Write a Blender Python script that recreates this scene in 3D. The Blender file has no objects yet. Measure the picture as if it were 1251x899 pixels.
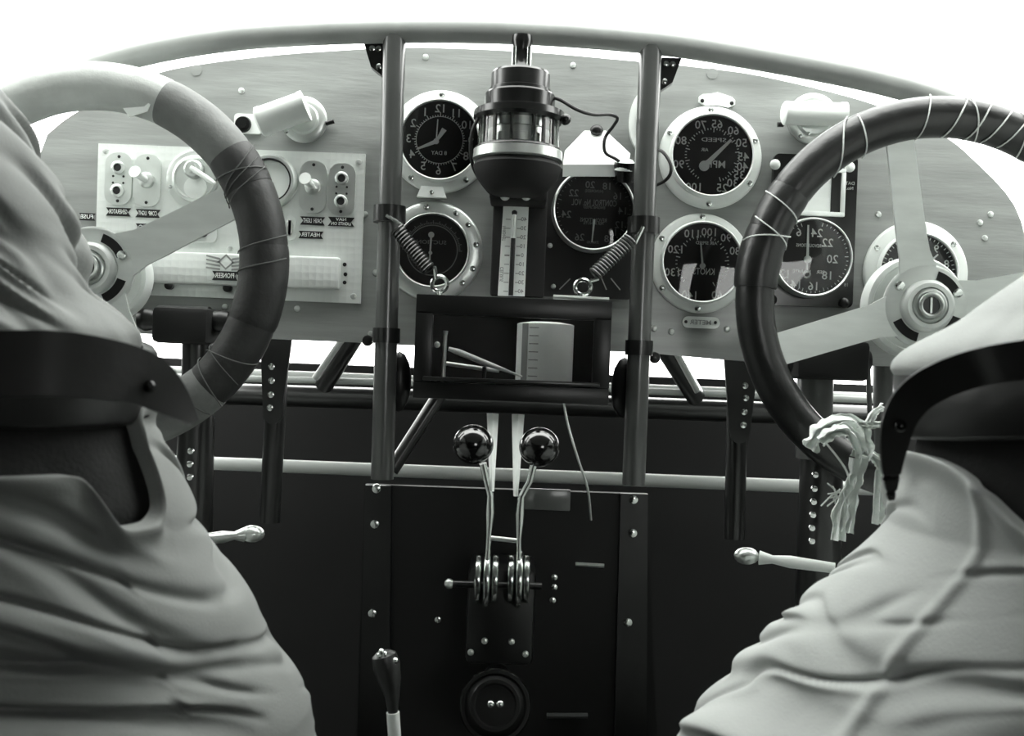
import bpy, bmesh, math, random
from mathutils import Vector, Matrix, noise
C = bpy.context.scene.collection
random.seed(7)
PI = math.pi
# ---------------------------------------------------------------- camera, sky, exposure
F = 1250.0                 # focal length in pixels of the 1251 px wide frame
TH = math.radians(2.2)     # the photograph is rolled a little
ZC = 0.95                  # eye height above the cockpit floor
sc = bpy.context.scene
cam_d = bpy.data.cameras.new('camera'); cam = bpy.data.objects.new('camera', cam_d); C.objects.link(cam)
cam_d.sensor_width = 36.0; cam_d.lens = 36.0 * F / 1251.0
cam_d.clip_start = 0.02
cam_d.dof.use_dof = True; cam_d.dof.focus_distance = 1.07; cam_d.dof.aperture_fstop = 8.0
cam.matrix_world = Matrix(((math.cos(TH), -math.sin(TH), 0, 0), (0, 0, -1, 0),
                           (math.sin(TH), math.cos(TH), 0, ZC), (0, 0, 0, 1)))
sc.camera = cam
w = bpy.data.worlds.new('white_sky'); sc.world = w; w.use_nodes = True
bg = w.node_tree.nodes['Background']; bg.inputs[0].default_value = (0.98, 1.0, 0.965, 1); bg.inputs[1].default_value = 1.0
sc.view_settings.view_transform = 'Standard'; sc.view_settings.look = 'None'
sc.view_settings.gamma = 1.0; sc.view_settings.exposure = 3.05
# ---------------------------------------------------------------- helpers
def at(u, v, d):
    """the point at depth d seen at pixel u, v of the photograph"""
    du, dv = u - 625.5, v - 449.5
    x = du * math.cos(TH) + dv * math.sin(TH); y = -du * math.sin(TH) + dv * math.cos(TH)
    return Vector((x / F * d, d, ZC - y / F * d))
def px(n, d): return n / F * d

def mat(name, v, rough=0.5, metal=0.0, nscale=0, namt=0.0, bump=0.0, bscale=60, stretch=(1, 1, 1), coat=0.0, tint=(0.955, 1.0, 0.965), spec=0.5):
    m = bpy.data.materials.new(name); m.use_nodes = True
    nt = m.node_tree; b = nt.nodes['Principled BSDF']
    col = (v * tint[0], v * tint[1], v * tint[2], 1)
    b.inputs['Base Color'].default_value = col
    b.inputs['Roughness'].default_value = rough; b.inputs['Metallic'].default_value = metal
    b.inputs['Specular IOR Level'].default_value = spec
    if coat: b.inputs['Coat Weight'].default_value = coat; b.inputs['Coat Roughness'].default_value = 0.15
    if nscale or bump:
        tc = nt.nodes.new('ShaderNodeTexCoord'); mp = nt.nodes.new('ShaderNodeMapping'); mp.inputs['Scale'].default_value = stretch
        geo = nt.nodes.new('ShaderNodeNewGeometry')
        nt.links.new(geo.outputs['Position'], mp.inputs['Vector'])
    if nscale:
        n = nt.nodes.new('ShaderNodeTexNoise'); n.inputs['Scale'].default_value = nscale; n.inputs['Detail'].default_value = 6
        nt.links.new(mp.outputs[0], n.inputs['Vector'])
        r = nt.nodes.new('ShaderNodeValToRGB')
        lo, hi = v * (1 - namt), min(1, v * (1 + namt))
        r.color_ramp.elements[0].position = 0.3; r.color_ramp.elements[1].position = 0.7
        r.color_ramp.elements[0].color = (lo * tint[0], lo * tint[1], lo * tint[2], 1)
        r.color_ramp.elements[1].color = (hi * tint[0], hi * tint[1], hi * tint[2], 1)
        nt.links.new(n.outputs['Fac'], r.inputs[0]); nt.links.new(r.outputs[0], b.inputs['Base Color'])
    if bump:
        n2 = nt.nodes.new('ShaderNodeTexNoise'); n2.inputs['Scale'].default_value = bscale; n2.inputs['Detail'].default_value = 4
        nt.links.new(mp.outputs[0], n2.inputs['Vector'])
        bp = nt.nodes.new('ShaderNodeBump'); bp.inputs['Strength'].default_value = bump; bp.inputs['Distance'].default_value = 0.002
        nt.links.new(n2.outputs['Fac'], bp.inputs['Height']); nt.links.new(bp.outputs[0], b.inputs['Normal'])
    return m

M = {}
M['plywood'] = mat('plywood', 0.27, 0.42, 0, 9, 0.16, 0.12, 40, (1.0, 1, 9), coat=0.25)
M['ivory'] = mat('white_enamel', 0.80, 0.35, 0, 30, 0.05)
M['white_paint'] = mat('white_paint', 0.85, 0.4)
M['black'] = mat('black_enamel', 0.007, 0.35, 0, 30, 0.3, 0.05, 90)
M['black_gloss'] = mat('black_gloss', 0.010, 0.2)
M['black_matt'] = mat('black_matt', 0.005, 0.75)
M['knob'] = mat('knob_lacquer', 0.008, 0.12, coat=.4, spec=.8)
M['thread_grey'] = mat('grey_thread', 0.10, 0.8)
M['arch'] = mat('arch_glare_grey', 0.40, 0.35, 0, 25, 0.1, 0.06, 60)  # arch lightened to stand in for veiling sky glare
M['belt'] = mat('belt_leather', 0.013, 0.42, 0, 30, 0.3, 0.15, 120, coat=0.3)
M['dial'] = mat('dial_black', 0.010, 0.6)
M['print'] = mat('dial_print', 0.95, 0.6)
M['print_dark'] = mat('ink', 0.03, 0.6)
M['print_grey'] = mat('ink_grey', 0.30, 0.6)
M['tube'] = mat('tube_grey_paint', 0.085, 0.28, 0, 25, 0.12, 0.06, 60, coat=0.4)
M['tube_dark'] = mat('tube_dark_paint', 0.012, 0.3, 0, 25, 0.2, 0.05, 60, coat=0.3)
M['tube_light'] = mat('tube_light_paint', 0.55, 0.35)
M['steel'] = mat('polished_steel', 0.75, 0.22, 1.0)
M['nickel'] = mat('brushed_nickel', 0.72, 0.32, 0.75, 40, 0.08)
M['alloy'] = mat('alloy_spoke', 0.85, 0.42, 0.1, 18, 0.07, 0.08, 60, (1, 1, 4))
M['leather'] = mat('dark_leather', 0.014, 0.32, 0, 40, 0.4, 0.25, 120)
M['leather_worn'] = mat('worn_leather', 0.022, 0.34, 0, 30, 0.5, 0.3, 90)
M['tape_pale_lit'] = mat('pale_lit_tape', 0.58, 0.7, 0, 30, 0.15, 0.3, 160)  # wrap cloths differ, and their tones also hold the rim's light and shade
M['tape_half_lit'] = mat('half_lit_grey_tape', 0.16, 0.65, 0, 25, 0.3, 0.3, 160)
M['tape_dark_shaded'] = mat('dark_shaded_tape', 0.02, 0.55, 0, 22, 0.6, 0.3, 140)
M['thread'] = mat('pale_thread', 0.75, 0.8)
M['rag'] = mat('white_rag', 0.93, 0.85, 0, 80, 0.12, 0.5, 200)
M['canvas'] = mat('canvas_cloth', 0.40, 0.85, 0, 9, 0.12, 0.15, 500)
M['canvas_dark'] = mat('canvas_cloth_shirt', 0.33, 0.85, 0, 9, 0.14, 0.15, 500)
M['canvas_left'] = mat('shaded_canvas_cloth', 0.21, 0.85, 0, 9, 0.14, 0.15, 500)  # darker copy of the canvas, holds the shade on the left flyer
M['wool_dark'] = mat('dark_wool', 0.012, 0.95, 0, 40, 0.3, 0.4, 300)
M['skin'] = mat('skin', 0.45, 0.5, tint=(1.02, 1.0, 0.96))
M['hair'] = mat('hair', 0.03, 0.6)
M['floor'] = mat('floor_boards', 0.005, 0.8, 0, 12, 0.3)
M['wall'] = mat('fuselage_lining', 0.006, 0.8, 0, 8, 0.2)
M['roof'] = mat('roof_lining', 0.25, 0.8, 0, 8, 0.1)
M['paper'] = mat('paper', 0.92, 0.8, 0, 20, 0.03)
M['rubber'] = mat('black_rubber', 0.012, 0.6)
# engine-turned aluminium of the switch panel
def turned():
    m = mat('engine_turned_alloy', 0.80, 0.38, 0.25); nt = m.node_tree; b = nt.nodes['Principled BSDF']
    geo = nt.nodes.new('ShaderNodeNewGeometry'); v = nt.nodes.new('ShaderNodeTexVoronoi'); v.inputs['Scale'].default_value = 130
    v.inputs['Randomness'].default_value = 0.15
    nt.links.new(geo.outputs['Position'], v.inputs['Vector'])
    bp = nt.nodes.new('ShaderNodeBump'); bp.inputs['Strength'].default_value = 0.25; bp.inputs['Distance'].default_value = 0.002
    nt.links.new(v.outputs['Distance'], bp.inputs['Height']); nt.links.new(bp.outputs[0], b.inputs['Normal'])
    return m
M['turned'] = turned()
def glass():
    m = bpy.data.materials.new('dial_glass'); m.use_nodes = True; nt = m.node_tree; nt.nodes.clear()
    o = nt.nodes.new('ShaderNodeOutputMaterial'); t = nt.nodes.new('ShaderNodeBsdfTransparent'); g = nt.nodes.new('ShaderNodeBsdfGlossy')
    g.inputs['Roughness'].default_value = 0.03; fr = nt.nodes.new('ShaderNodeFresnel'); fr.inputs['IOR'].default_value = 1.5
    mx = nt.nodes.new('ShaderNodeMixShader'); nt.links.new(fr.outputs[0], mx.inputs[0]); nt.links.new(t.outputs[0], mx.inputs[1])
    nt.links.new(g.outputs[0], mx.inputs[2]); nt.links.new(mx.outputs[0], o.inputs[0]); return m
M['glass'] = glass()

ORG = {}
def link(o, parent, org):
    C.objects.link(o); o.parent = parent
    o.location = org - (ORG[parent.name] if parent else Vector()); ORG[o.name] = org.copy(); return o
def tag(o, label=None, cat=None, group=None, kind=None):
    if label: o['label'] = label
    if cat: o['category'] = cat
    if group: o['group'] = group
    if kind: o['kind'] = kind
    return o
def thing(name, loc, label, cat, group=None):
    o = bpy.data.objects.new(name, None); o.empty_display_size = 0.02
    return tag(link(o, None, Vector(loc)), label, cat, group)

class MB:
    def __init__(s): s.bm = bmesh.new()
    def _ring(s, pts): return [s.bm.verts.new(p) for p in pts]
    def loft(s, rings, closed=True, caps=True):
        vs = [s._ring(r) for r in rings]; n = len(vs[0])
        for a, b in zip(vs, vs[1:]):
            for i in range(n if closed else n - 1):
                j = (i + 1) % n
                s.bm.faces.new((a[i], a[j], b[j], b[i]))
        if caps and closed:
            s.bm.faces.new(vs[0][::-1]); s.bm.faces.new(vs[-1])
        return s
    def tube(s, path, r, n=16, caps=True, closed=False):
        path = [Vector(p) for p in path]; k = len(path)
        rs = r if isinstance(r, (list, tuple)) else [r] * k
        rings = []; up = None
        for i, p in enumerate(path):
            if closed: t = path[(i + 1) % k] - path[i - 1]
            else: t = path[min(i + 1, k - 1)] - path[max(i - 1, 0)]
            t.normalize()
            if up is None:
                up = Vector((0, 0, 1)) if abs(t.z) < 0.9 else Vector((0, 1, 0))
            x = up - t * up.dot(t); x.normalize(); y = t.cross(x); up = x
            rings.append([p + (x * math.cos(q) + y * math.sin(q)) * rs[i] for q in (2 * PI * j / n for j in range(n))])
        if closed: rings.append(rings[0])
        s.loft(rings, True, caps and not closed)
        if closed: bmesh.ops.remove_doubles(s.bm, verts=s.bm.verts[:], dist=1e-6)
        return s
    def lathe(s, c, axis, prof, n=48, caps=True):
        """prof: list of (along axis, radius)"""
        axis = Vector(axis).normalized(); c = Vector(c)
        up = Vector((0, 0, 1)) if abs(axis.z) < 0.9 else Vector((1, 0, 0))
        x = (up - axis * up.dot(axis)).normalized(); y = axis.cross(x)
        return s.loft([[c + axis * h + (x * math.cos(q) + y * math.sin(q)) * max(r, 1e-5) for q in (2 * PI * j / n for j in range(n))] for h, r in prof], True, caps)
    def prism(s, pts, off):
        """polygon of 3-D points pushed along off"""
        off = Vector(off); a = [Vector(p) for p in pts]
        return s.loft([a, [p + off for p in a]])
    def box(s, c, h, rot=None, bev=0.0):
        c = Vector(c); R = rot or Matrix.Identity(3)
        b2 = bmesh.new(); bmesh.ops.create_cube(b2, size=2.0)
        for v in b2.verts: v.co = Vector((v.co.x * h[0], v.co.y * h[1], v.co.z * h[2]))
        if bev: bmesh.ops.bevel(b2, geom=b2.edges[:], offset=bev, segments=2, profile=0.5, affect='EDGES')
        mp = {v: s.bm.verts.new(c + R @ v.co) for v in b2.verts}
        for f in b2.faces: s.bm.faces.new([mp[v] for v in f.verts])
        b2.free(); return s
    def sphere(s, c, r, n=16, sq=(1, 1, 1)):
        c = Vector(c); rings = []
        for i in range(n // 2 + 1):
            a = PI * i / (n // 2); rr = max(math.sin(a), 1e-4) * r
            rings.append([c + Vector((rr * math.cos(q) * sq[0], rr * math.sin(q) * sq[1], -math.cos(a) * r * sq[2])) for q in (2 * PI * j / n for j in range(n))])
        return s.loft(rings)
    def add(s, verts, faces):
        vs = [s.bm.verts.new(v) for v in verts]
        for f in faces:
            try: s.bm.faces.new([vs[i] for i in f])
            except ValueError: pass
        return s
    def build(s, name, m, parent=None, org=None, smooth=40, label=None):
        if org is None: org = ORG[parent.name] if parent else Vector()
        org = Vector(org)
        for v in s.bm.verts: v.co -= org
        bmesh.ops.recalc_face_normals(s.bm, faces=s.bm.faces[:])
        me = bpy.data.meshes.new(name); s.bm.to_mesh(me); s.bm.free()
        me.materials.append(m)
        if smooth:
            me.shade_smooth(); me.set_sharp_from_angle(angle=math.radians(smooth))
        o = bpy.data.objects.new(name, me); link(o, parent, org)
        if label: o['label'] = label
        return o
def copy_at(src, parent, loc, rot=None):
    o = bpy.data.objects.new(src.name.split('.')[0], src.data); link(o, parent, Vector(loc))
    if rot: o.rotation_euler = rot
    return o
_sm = {}
def screw(parent, loc, r=0.0032, m='nickel', name='screw', nrm=None, slot=True):
    """slotted round-head screw, mesh shared by size and material"""
    k = (round(r, 5), m)
    loc = Vector(loc)
    if k not in _sm:
        b = MB().lathe(loc, (0, -1, 0), [(-0.001, r), (0.0, r), (r * .35, r * .85), (r * .5, r * .45), (r * .5, 0)], 12)
        o = b.build(name, M[m], parent, loc); _sm[k] = o.data
        return o
    o = bpy.data.objects.new(name, _sm[k]); link(o, parent, loc); return o
def spline(pts, k=8):
    pts = [Vector(p) for p in pts]; out = []
    P = [pts[0] * 2 - pts[1]] + pts + [pts[-1] * 2 - pts[-2]]
    for i in range(1, len(P) - 2):
        for j in range(k):
            t = j / k; a, b, c, d = P[i - 1], P[i], P[i + 1], P[i + 2]
            out.append(0.5 * (2 * b + (c - a) * t + (2 * a - 5 * b + 4 * c - d) * t * t + (3 * b - a - 3 * c + d) * t ** 3))
    out.append(pts[-1]); return out
_tx = {}
def text(mb, s, c, size, mirror=True, width=None, rot=0.0):
    """flat lettering facing the pilots (-Y), the photograph shows it mirrored"""
    if s not in _tx:
        cu = bpy.data.curves.new('lettering', 'FONT'); cu.body = s; cu.align_x = 'CENTER'; cu.align_y = 'CENTER'; cu.size = 1.0; cu.resolution_u = 2
        cu.offset = 0.012
        o = bpy.data.objects.new('lettering', cu); me = bpy.data.meshes.new_from_object(o)
        _tx[s] = ([v.co.copy() for v in me.vertices], [tuple(p.vertices) for p in me.polygons])
        bpy.data.objects.remove(o); bpy.data.meshes.remove(me)
    vs, fs = _tx[s]
    sx = size
    if width:
        wd = max(v.x for v in vs) - min(v.x for v in vs); sx = width / wd
    m = -1 if mirror else 1; c = Vector(c); out = []
    for v in vs:
        x, z = v.x * sx * m, v.y * size
        out.append(c + Vector((x * math.cos(rot) - z * math.sin(rot), 0, x * math.sin(rot) + z * math.cos(rot))))
    mb.add(out, fs); return mb
def stroke(mb, p, q, wd, off=0.0):
    """flat printed line between two points of one dial"""
    p, q = Vector(p), Vector(q); d = (q - p).normalized(); n = Vector((-d.z, 0, d.x)) * wd / 2
    mb.add([p + n, p - n, q - n, q + n], [(0, 1, 2, 3)]); return mb
def ringflat(mb, c, r0, r1, n=64, a0=0, a1=2 * PI):
    c = Vector(c); k = n
    vs = []
    for i in range(k + 1):
        a = a0 + (a1 - a0) * i / k
        vs += [c + Vector((r0 * math.cos(a), 0, r0 * math.sin(a))), c + Vector((r1 * math.cos(a), 0, r1 * math.sin(a)))]
    mb.add(vs, [(2 * i, 2 * i + 1, 2 * i + 3, 2 * i + 2) for i in range(k)]); return mb
def rrect(c, hw, hh, r, n=5):
    """rounded rectangle in the plane of the panel"""
    c = Vector(c); out = []
    for sx, sz, a in ((1, 1, 0), (-1, 1, PI / 2), (-1, -1, PI), (1, -1, 1.5 * PI)):
        for i in range(n + 1):
            q = a + PI / 2 * i / n
            out.append(c + Vector((sx * (hw - r) + r * math.cos(q), 0, sz * (hh - r) + r * math.sin(q))))
    return out
Y_ = Vector((0, 1, 0))
DP = 1.10        # depth of the front face of the instrument panel

# ---------------------------------------------------------------- structure
def slab(name, lo, hi, m):
    c = [(a + b) / 2 for a, b in zip(lo, hi)]; h = [(b - a) / 2 for a, b in zip(lo, hi)]
    o = MB().box(c, h).build(name, M[m], None, c, smooth=0); o['kind'] = 'structure'; return o
top = [(58, 164), (80, 146), (110, 128), (160, 103), (213, 84), (320, 69), (410, 62), (500, 58), (640, 63), (780, 75), (860, 83), (931, 93), (1033, 117), (1090, 136), (1148, 163), (1187, 193), (1240, 252), (1262, 330)]
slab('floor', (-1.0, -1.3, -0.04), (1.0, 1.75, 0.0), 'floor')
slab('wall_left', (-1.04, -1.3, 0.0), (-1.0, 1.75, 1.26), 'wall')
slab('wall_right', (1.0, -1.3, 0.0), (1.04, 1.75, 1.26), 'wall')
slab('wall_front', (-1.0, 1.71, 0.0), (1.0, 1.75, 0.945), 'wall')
for i, (x0, x1) in enumerate(((-1.04, -1.0), (1.0, 1.04))):
    slab('trim_%d' % (i + 1), (x0, -1.3, 1.26), (x1, 0.78, 1.55), 'wall')  # unseen rear side walls, added to keep light off the flyers' backs
shade_deck = [at(u, v, DP) for u, v in top[1:-1]]  # unseen nose deck, added to darken the space below the panel
_o = Vector((0, DP, 1.0)); _r = [[_o + (p - _o) * s_ + Vector((0, y_, 0)) for p in shade_deck] for s_, y_ in ((.985, .014), (.985, .64), (.97, .64), (.97, .014))]
_r.append(_r[0]); MB().loft(_r, False, False).build('trim_3', M['wall'])['kind'] = 'structure'
for i, (lo, hi) in enumerate((((-1.0, 0.0), (1.0, 0.95)), ((-1.0, 1.30), (1.0, 1.55)), ((-1.0, .95), (.42, 1.30)), ((.96, .95), (1.0, 1.30)))):  # gap on the right added for dial reflections and light from behind
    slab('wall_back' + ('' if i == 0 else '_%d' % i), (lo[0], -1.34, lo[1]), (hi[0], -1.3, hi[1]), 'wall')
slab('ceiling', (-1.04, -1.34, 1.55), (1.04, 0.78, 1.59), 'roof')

# ---------------------------------------------------------------- instrument panel
bot = [(1262, 452), (960, 444), (905, 441), (790, 431), (745, 429), (480, 421), (455, 419), (160, 407), (20, 402), (22, 260)]
pan = thing('instrument_panel', at(640, 420, DP), 'wide arched plywood instrument panel with visible grain carrying all the dials', 'panel')
pts = spline([at(u, v, DP) for u, v in top], 4) + [at(u, v, DP) for u, v in bot]
b = MB().prism(pts, (0, 0.012, 0)); b.build('board', M['plywood'], pan, smooth=30)
for u, v in ((295, 111), (453, 408), (363, 377), (459, 333), (799, 401), (888, 402), (820, 405), (1073, 262), (1210, 262), (1197, 272), (1203, 291), (1145, 440), (446, 262), (120, 395), (275, 375), (700, 80), (520, 70), (938, 420)):
    screw(pan, at(u, v, DP), 0.0035)
for u, v in ((870, 90), (240, 86)):
    ob = MB().lathe(at(u, v, DP), (0, -1, 0), [(-.001, .006), (.0008, .006), (.001, .004), (.001, 0)], 16).build('plug', M['plywood'], pan, at(u, v, DP))
sub = thing('black_backing_plate', at(690, 362, DP - .004), 'matt black plate on the panel behind the black revolution counter and thermometer', 'plate')
b = MB().prism(rrect(at(690, 285, DP - .001), px(88, DP), px(78, DP), .008), (0, -0.004, 0)); b.build('plate_face', M['black_matt'], sub)
bb = MB()
for u in (690, 705, 722, 738, 752):
    p = at(u, 347, DP - .006); d = Vector(((u - 722) * .00035, 0, -0.012)); stroke(bb, p - d * .5, p + d * .5, .0012)
bb.build('tick_marks', M['print_grey'], sub)
for u, v in ((609, 260), (605, 357), (672, 300), (770, 216), (676, 350)):
    screw(sub, at(u, v, DP - .005), 0.0028)

# ---------------------------------------------------------------- dials
def gauge(name, label, u, v, Rf, Rd, prot=0.016, flange='ivory', screws=(90, 162, 234, 306, 18), bezel='ivory', tab=False, group=None, rim=None, d=DP, face='dial'):
    c = at(u, v, d); g = thing(name, c, label, 'dial', group)
    rf, rd = px(Rf, d), px(Rd, d)
    if rim is None: rim = rd * 0.07
    if flange:
        MB().lathe(c, (0, -1, 0), [(0, rd), (0, rf * .99), (.002, rf), (.0045, rf * .985), (.006, rf * .95), (.0062, rd * 1.08), (.0062, rd)], 72, caps=False).build('flange', M[flange], g)
    MB().lathe(c, (0, -1, 0), [(0.0, rd + rim), (prot - .004, rd + rim), (prot - .001, rd + rim * .8), (prot, rd + rim * .4), (prot - .001, rd), (prot - .004, rd * .99)], 72, caps=False).build('bezel', M[bezel], g)
    dl = MB().lathe(c, (0, -1, 0), [(0, rd * 1.0), (prot - .0042, rd * 1.0), (prot - .0042, 0)], 64).build('dial_face', M[face], g)
    fc = c + Vector((0, -(prot - .0042) - .0004, 0))
    MB().lathe(c + Vector((0, -(prot - .0012), 0)), (0, -1, 0), [(0, rd), (.0008, rd * .6), (.0012, 0)], 48, caps=False).build('glass', M['glass'], g)
    for a in screws:
        a = math.radians(a); rr = (rf + rd + rim) / 2
        screw(g, c + Vector((rr * math.cos(a), -.006, rr * math.sin(a))), 0.0035, 'steel')
    return g, dl, fc, rd
def rel(fc, u, v): # a pixel on the face of a dial
    return at(u, v, fc.y)
def needle(g, fc, p, q, w0, w1, m='print', blob=0.0, name='needle', lift=.0009):
    p, q = Vector(p), Vector(q); p.y = q.y = fc.y - lift; dd = (q - p).normalized(); n = Vector((-dd.z, 0, dd.x))
    b = MB().prism([p + n * w0, p - n * w0, q - n * w1, q + n * w1], (0, -.0006, 0))
    if blob: b.lathe(p, (0, -1, 0), [(0, blob), (.0015, blob), (.002, 0)], 20)
    return b.build(name, M[m], g)
def nums(mb, fc, items, size, mirror=True):
    for s, u, v in items: text(mb, s, rel(fc, u, v), size, mirror)

# clock
g, dl, fc, rd = gauge('aircraft_clock', 'white-rimmed clock with black face and two pale hands, left of the compass', 538, 174, 63, 47)
b = MB()
for k in range(12):
    a = math.radians(90 + 30 * k)   # mirrored: hours run to the left
    rr = rd * .80
    text(b, str(k if k else 12), fc + Vector((rr * math.cos(a), 0, rr * math.sin(a))), .0125)
for k in range(60):
    a = 2 * PI * k / 60; L = .11 if k % 5 == 0 else .05
    e = Vector((math.cos(a), 0, math.sin(a))); stroke(b, fc + e * rd * .60, fc + e * rd * (.60 + L), .0009)
ringflat(b, fc, rd * .595, rd * .61)
text(b, '8 DAY', fc + Vector((0, 0, -.014)), .006)
b.build('dial_markings', M['print'], dl, fc)
needle(g, fc, rel(fc, 533, 173), rel(fc, 510, 182), .0022, .0010)
needle(g, fc, rel(fc, 533, 173), rel(fc, 543, 158), .0012, .0028)
needle(g, fc, rel(fc, 533, 173), rel(fc, 535, 146), .0007, .0006, blob=.003)
# mounting tab under the clock
tb = thing('white_spacer_tab', at(527, 236, DP - .012), 'small bright white tab joining the clock to the dial below', 'tab')
c = at(528, 236, DP - .006); MB().prism([c + Vector((px(x, DP), 0, px(z, DP))) for x, z in ((-18, -6), (-13, 7), (13, 7), (18, -6))], (0, -.007, 0)).build('tab_plate', M['white_paint'], tb)
screw(tb, c + Vector((0, -.007, 0)), .0025, 'steel')
# turn / suction dial
g, dl, fc, rd = gauge('suction_dial', 'wide silver-rimmed dial with plain black face behind the left coil spring', 529, 307, 61, 43, prot=.014, flange='nickel', bezel='nickel', screws=(100, 60, 38, 10, -22, -45))
b = MB(); ringflat(b, fc, rd * .69, rd * .72)
for k in range(-28, 29):
    a = PI / 2 + k * math.radians(3.2); e = Vector((math.cos(a), 0, math.sin(a))); stroke(b, fc + e * rd * .74, fc + e * rd * (.84 if k % 4 == 0 else .79), .0008)
text(b, 'SUCTION', rel(fc, 527, 296), .006, width=px(36, DP))
b.build('dial_markings', M['print_grey'], dl, fc)
needle(g, fc, rel(fc, 527, 287), rel(fc, 525, 318), .0011, .0008, blob=.0032)
MB().lathe(rel(fc, 526, 309) + Vector((0, -.001, 0)), (0, -1, 0), [(0, .002), (.002, .002), (.002, 0)], 12).build('needle_pivot', M['print'], g)
# black revolution counter
g, dl, fc, rd = gauge('revolution_counter', 'round black dial with a thin silver rim between the compass and right post', 724, 259, 50, 47, prot=.02, flange=None, bezel='nickel', screws=(), rim=.003, d=DP - .005)
b = MB()
nums(b, fc, [('20', 721, 226), ('18', 742, 228), ('16', 755, 240), ('14', 761, 258), ('12', 757, 275), ('10', 749, 284), ('8', 741, 292), ('22', 701, 236), ('24', 692, 262), ('26', 708, 290)], .0105)
text(b, 'CONTROL No. VOL', rel(fc, 726, 248), .0095, width=px(54, DP))
text(b, 'ENGINE SPEED', rel(fc, 726, 253.5), .004, width=px(26, DP))
text(b, '(HUNDREDS)', rel(fc, 726, 233.5), .004, width=px(22, DP))
text(b, 'REVOLUTIONS', rel(fc, 725, 269), .006, width=px(32, DP))
text(b, 'PER MINUTE', rel(fc, 725, 273), .004, width=px(24, DP))
text(b, 'STAMFORD', rel(fc, 724, 296), .004, width=px(14, DP))
for k in range(41):
    a = math.radians(-62 + k * 7.1); e = Vector((math.cos(a), 0, math.sin(a))); stroke(b, fc + e * rd * (.86 if k % 4 == 0 else .91), fc + e * rd * .95, .0008)
b.build('dial_markings', M['print_grey'], dl, fc)
needle(g, fc, rel(fc, 723, 296), rel(fc, 726, 268), .0006, .0012)
# airspeed dials
g, dl, fc, rd = gauge('airspeed_dial', 'large white-rimmed airspeed dial under a white two-screw tab, upper of the right pair', 867, 193, 63, 48, prot=.018, screws=(92, 152, 22, -32, -90))
b = MB()
nums(b, fc, [('25', 882, 230), ('30', 895, 224), ('35', 903, 214), ('40', 907, 204), ('45', 908, 192), ('50', 906, 175), ('60', 896, 160), ('65', 876, 152), ('70', 856, 153), ('80', 832, 172), ('90', 829, 201), ('100', 848, 229)], .0125)
text(b, 'MPH', rel(fc, 874, 201), .011); text(b, 'AIR', rel(fc, 861, 183), .005); text(b, 'SPEED', rel(fc, 872, 171), .006, width=px(30, DP))
for k in range(48):
    a = math.radians(-70 + k * 6.6); e = Vector((math.cos(a), 0, math.sin(a))); stroke(b, fc + e * rd * (.58 if k % 4 == 0 else .64), fc + e * rd * .69, .001)
b.build('dial_markings', M['print'], dl, fc)
needle(g, fc, rel(fc, 860, 203), rel(fc, 893, 171), .0028, .0014, blob=.0055)
c = at(875, 124, DP); tabm = MB().prism([c + Vector((px(x, DP), 0, px(z, DP))) for x, z in ((-22, -2), (-22, 4), (-18, 7), (-8, 8), (0, 10), (8, 8), (18, 5), (22, 1), (22, -4), (14, -8), (0, -6), (-14, -7))], (0, -.005, 0)).build('mounting_tab', M['ivory'], g)
screw(g, at(858, 123, DP - .005), .0022, 'black'); screw(g, at(894, 126, DP - .005), .0022, 'black')
g, dl, fc, rd = gauge('speed_dial', 'white-rimmed numbered dial with pale lower half, lower of the right pair', 855, 322, 61, 47, prot=.018, screws=(90, 150, -92, 215))
b = MB()
nums(b, fc, [('110', 846, 286), ('100', 867, 284), ('90', 887, 291), ('80', 898, 307), ('120', 826, 305), ('130', 822, 333), ('140', 843, 361), ('60', 876, 361)], .012)
text(b, 'KNOTS', rel(fc, 860, 332), .010, width=px(26, DP)); text(b, 'AIR SPEED', rel(fc, 863, 297), .005, width=px(26, DP))
for k in range(36):
    a = math.radians(-60 + k * 8.2); e = Vector((math.cos(a), 0, math.sin(a))); stroke(b, fc + e * rd * (.58 if k % 4 == 0 else .64), fc + e * rd * .69, .001)
b.build('dial_markings', M['print'], dl, fc)
needle(g, fc, rel(fc, 858, 325), rel(fc, 856, 297), .0012, .0007, blob=.003)
# plate under it
pl = thing('small_label_plate', at(855, 393, DP), 'small white oblong label with two screws below the lower right dial', 'label plate')
MB().prism(rrect(at(856, 394, DP), px(22.5, DP), px(7, DP), px(6.5, DP)), (0, -.003, 0)).build('plate_face', M['ivory'], pl)
b = MB(); text(b, 'METER', at(856, 394, DP - .0034), .007, width=px(26, DP)); b.build('lettering', M['print_grey'], pl)
for u in (838, 874): screw(pl, at(u, 393.5 + (u - 856) * .03, DP - .003), .0018, 'black')
# dial behind the right wheel
g, dl, fc, rd = gauge('altimeter', 'white-rimmed dial half hidden behind the hub of the right wheel', 1117, 334, 64, 46, prot=.014, screws=(150, 40, 210, 95))
b = MB()
for k, s in enumerate('0123456789'):
    a = math.radians(90 + 36 * k); text(b, s, fc + Vector((rd * .78 * math.cos(a), 0, rd * .78 * math.sin(a))), .012)
for k in range(50):
    a = 2 * PI * k / 50; e = Vector((math.cos(a), 0, math.sin(a))); stroke(b, fc + e * rd * .9, fc + e * rd * .97, .001)
b.build('dial_markings', M['print'], dl, fc); needle(g, fc, fc, fc + Vector((.02, 0, .02)), .0015, .0008, blob=.004)
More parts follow.
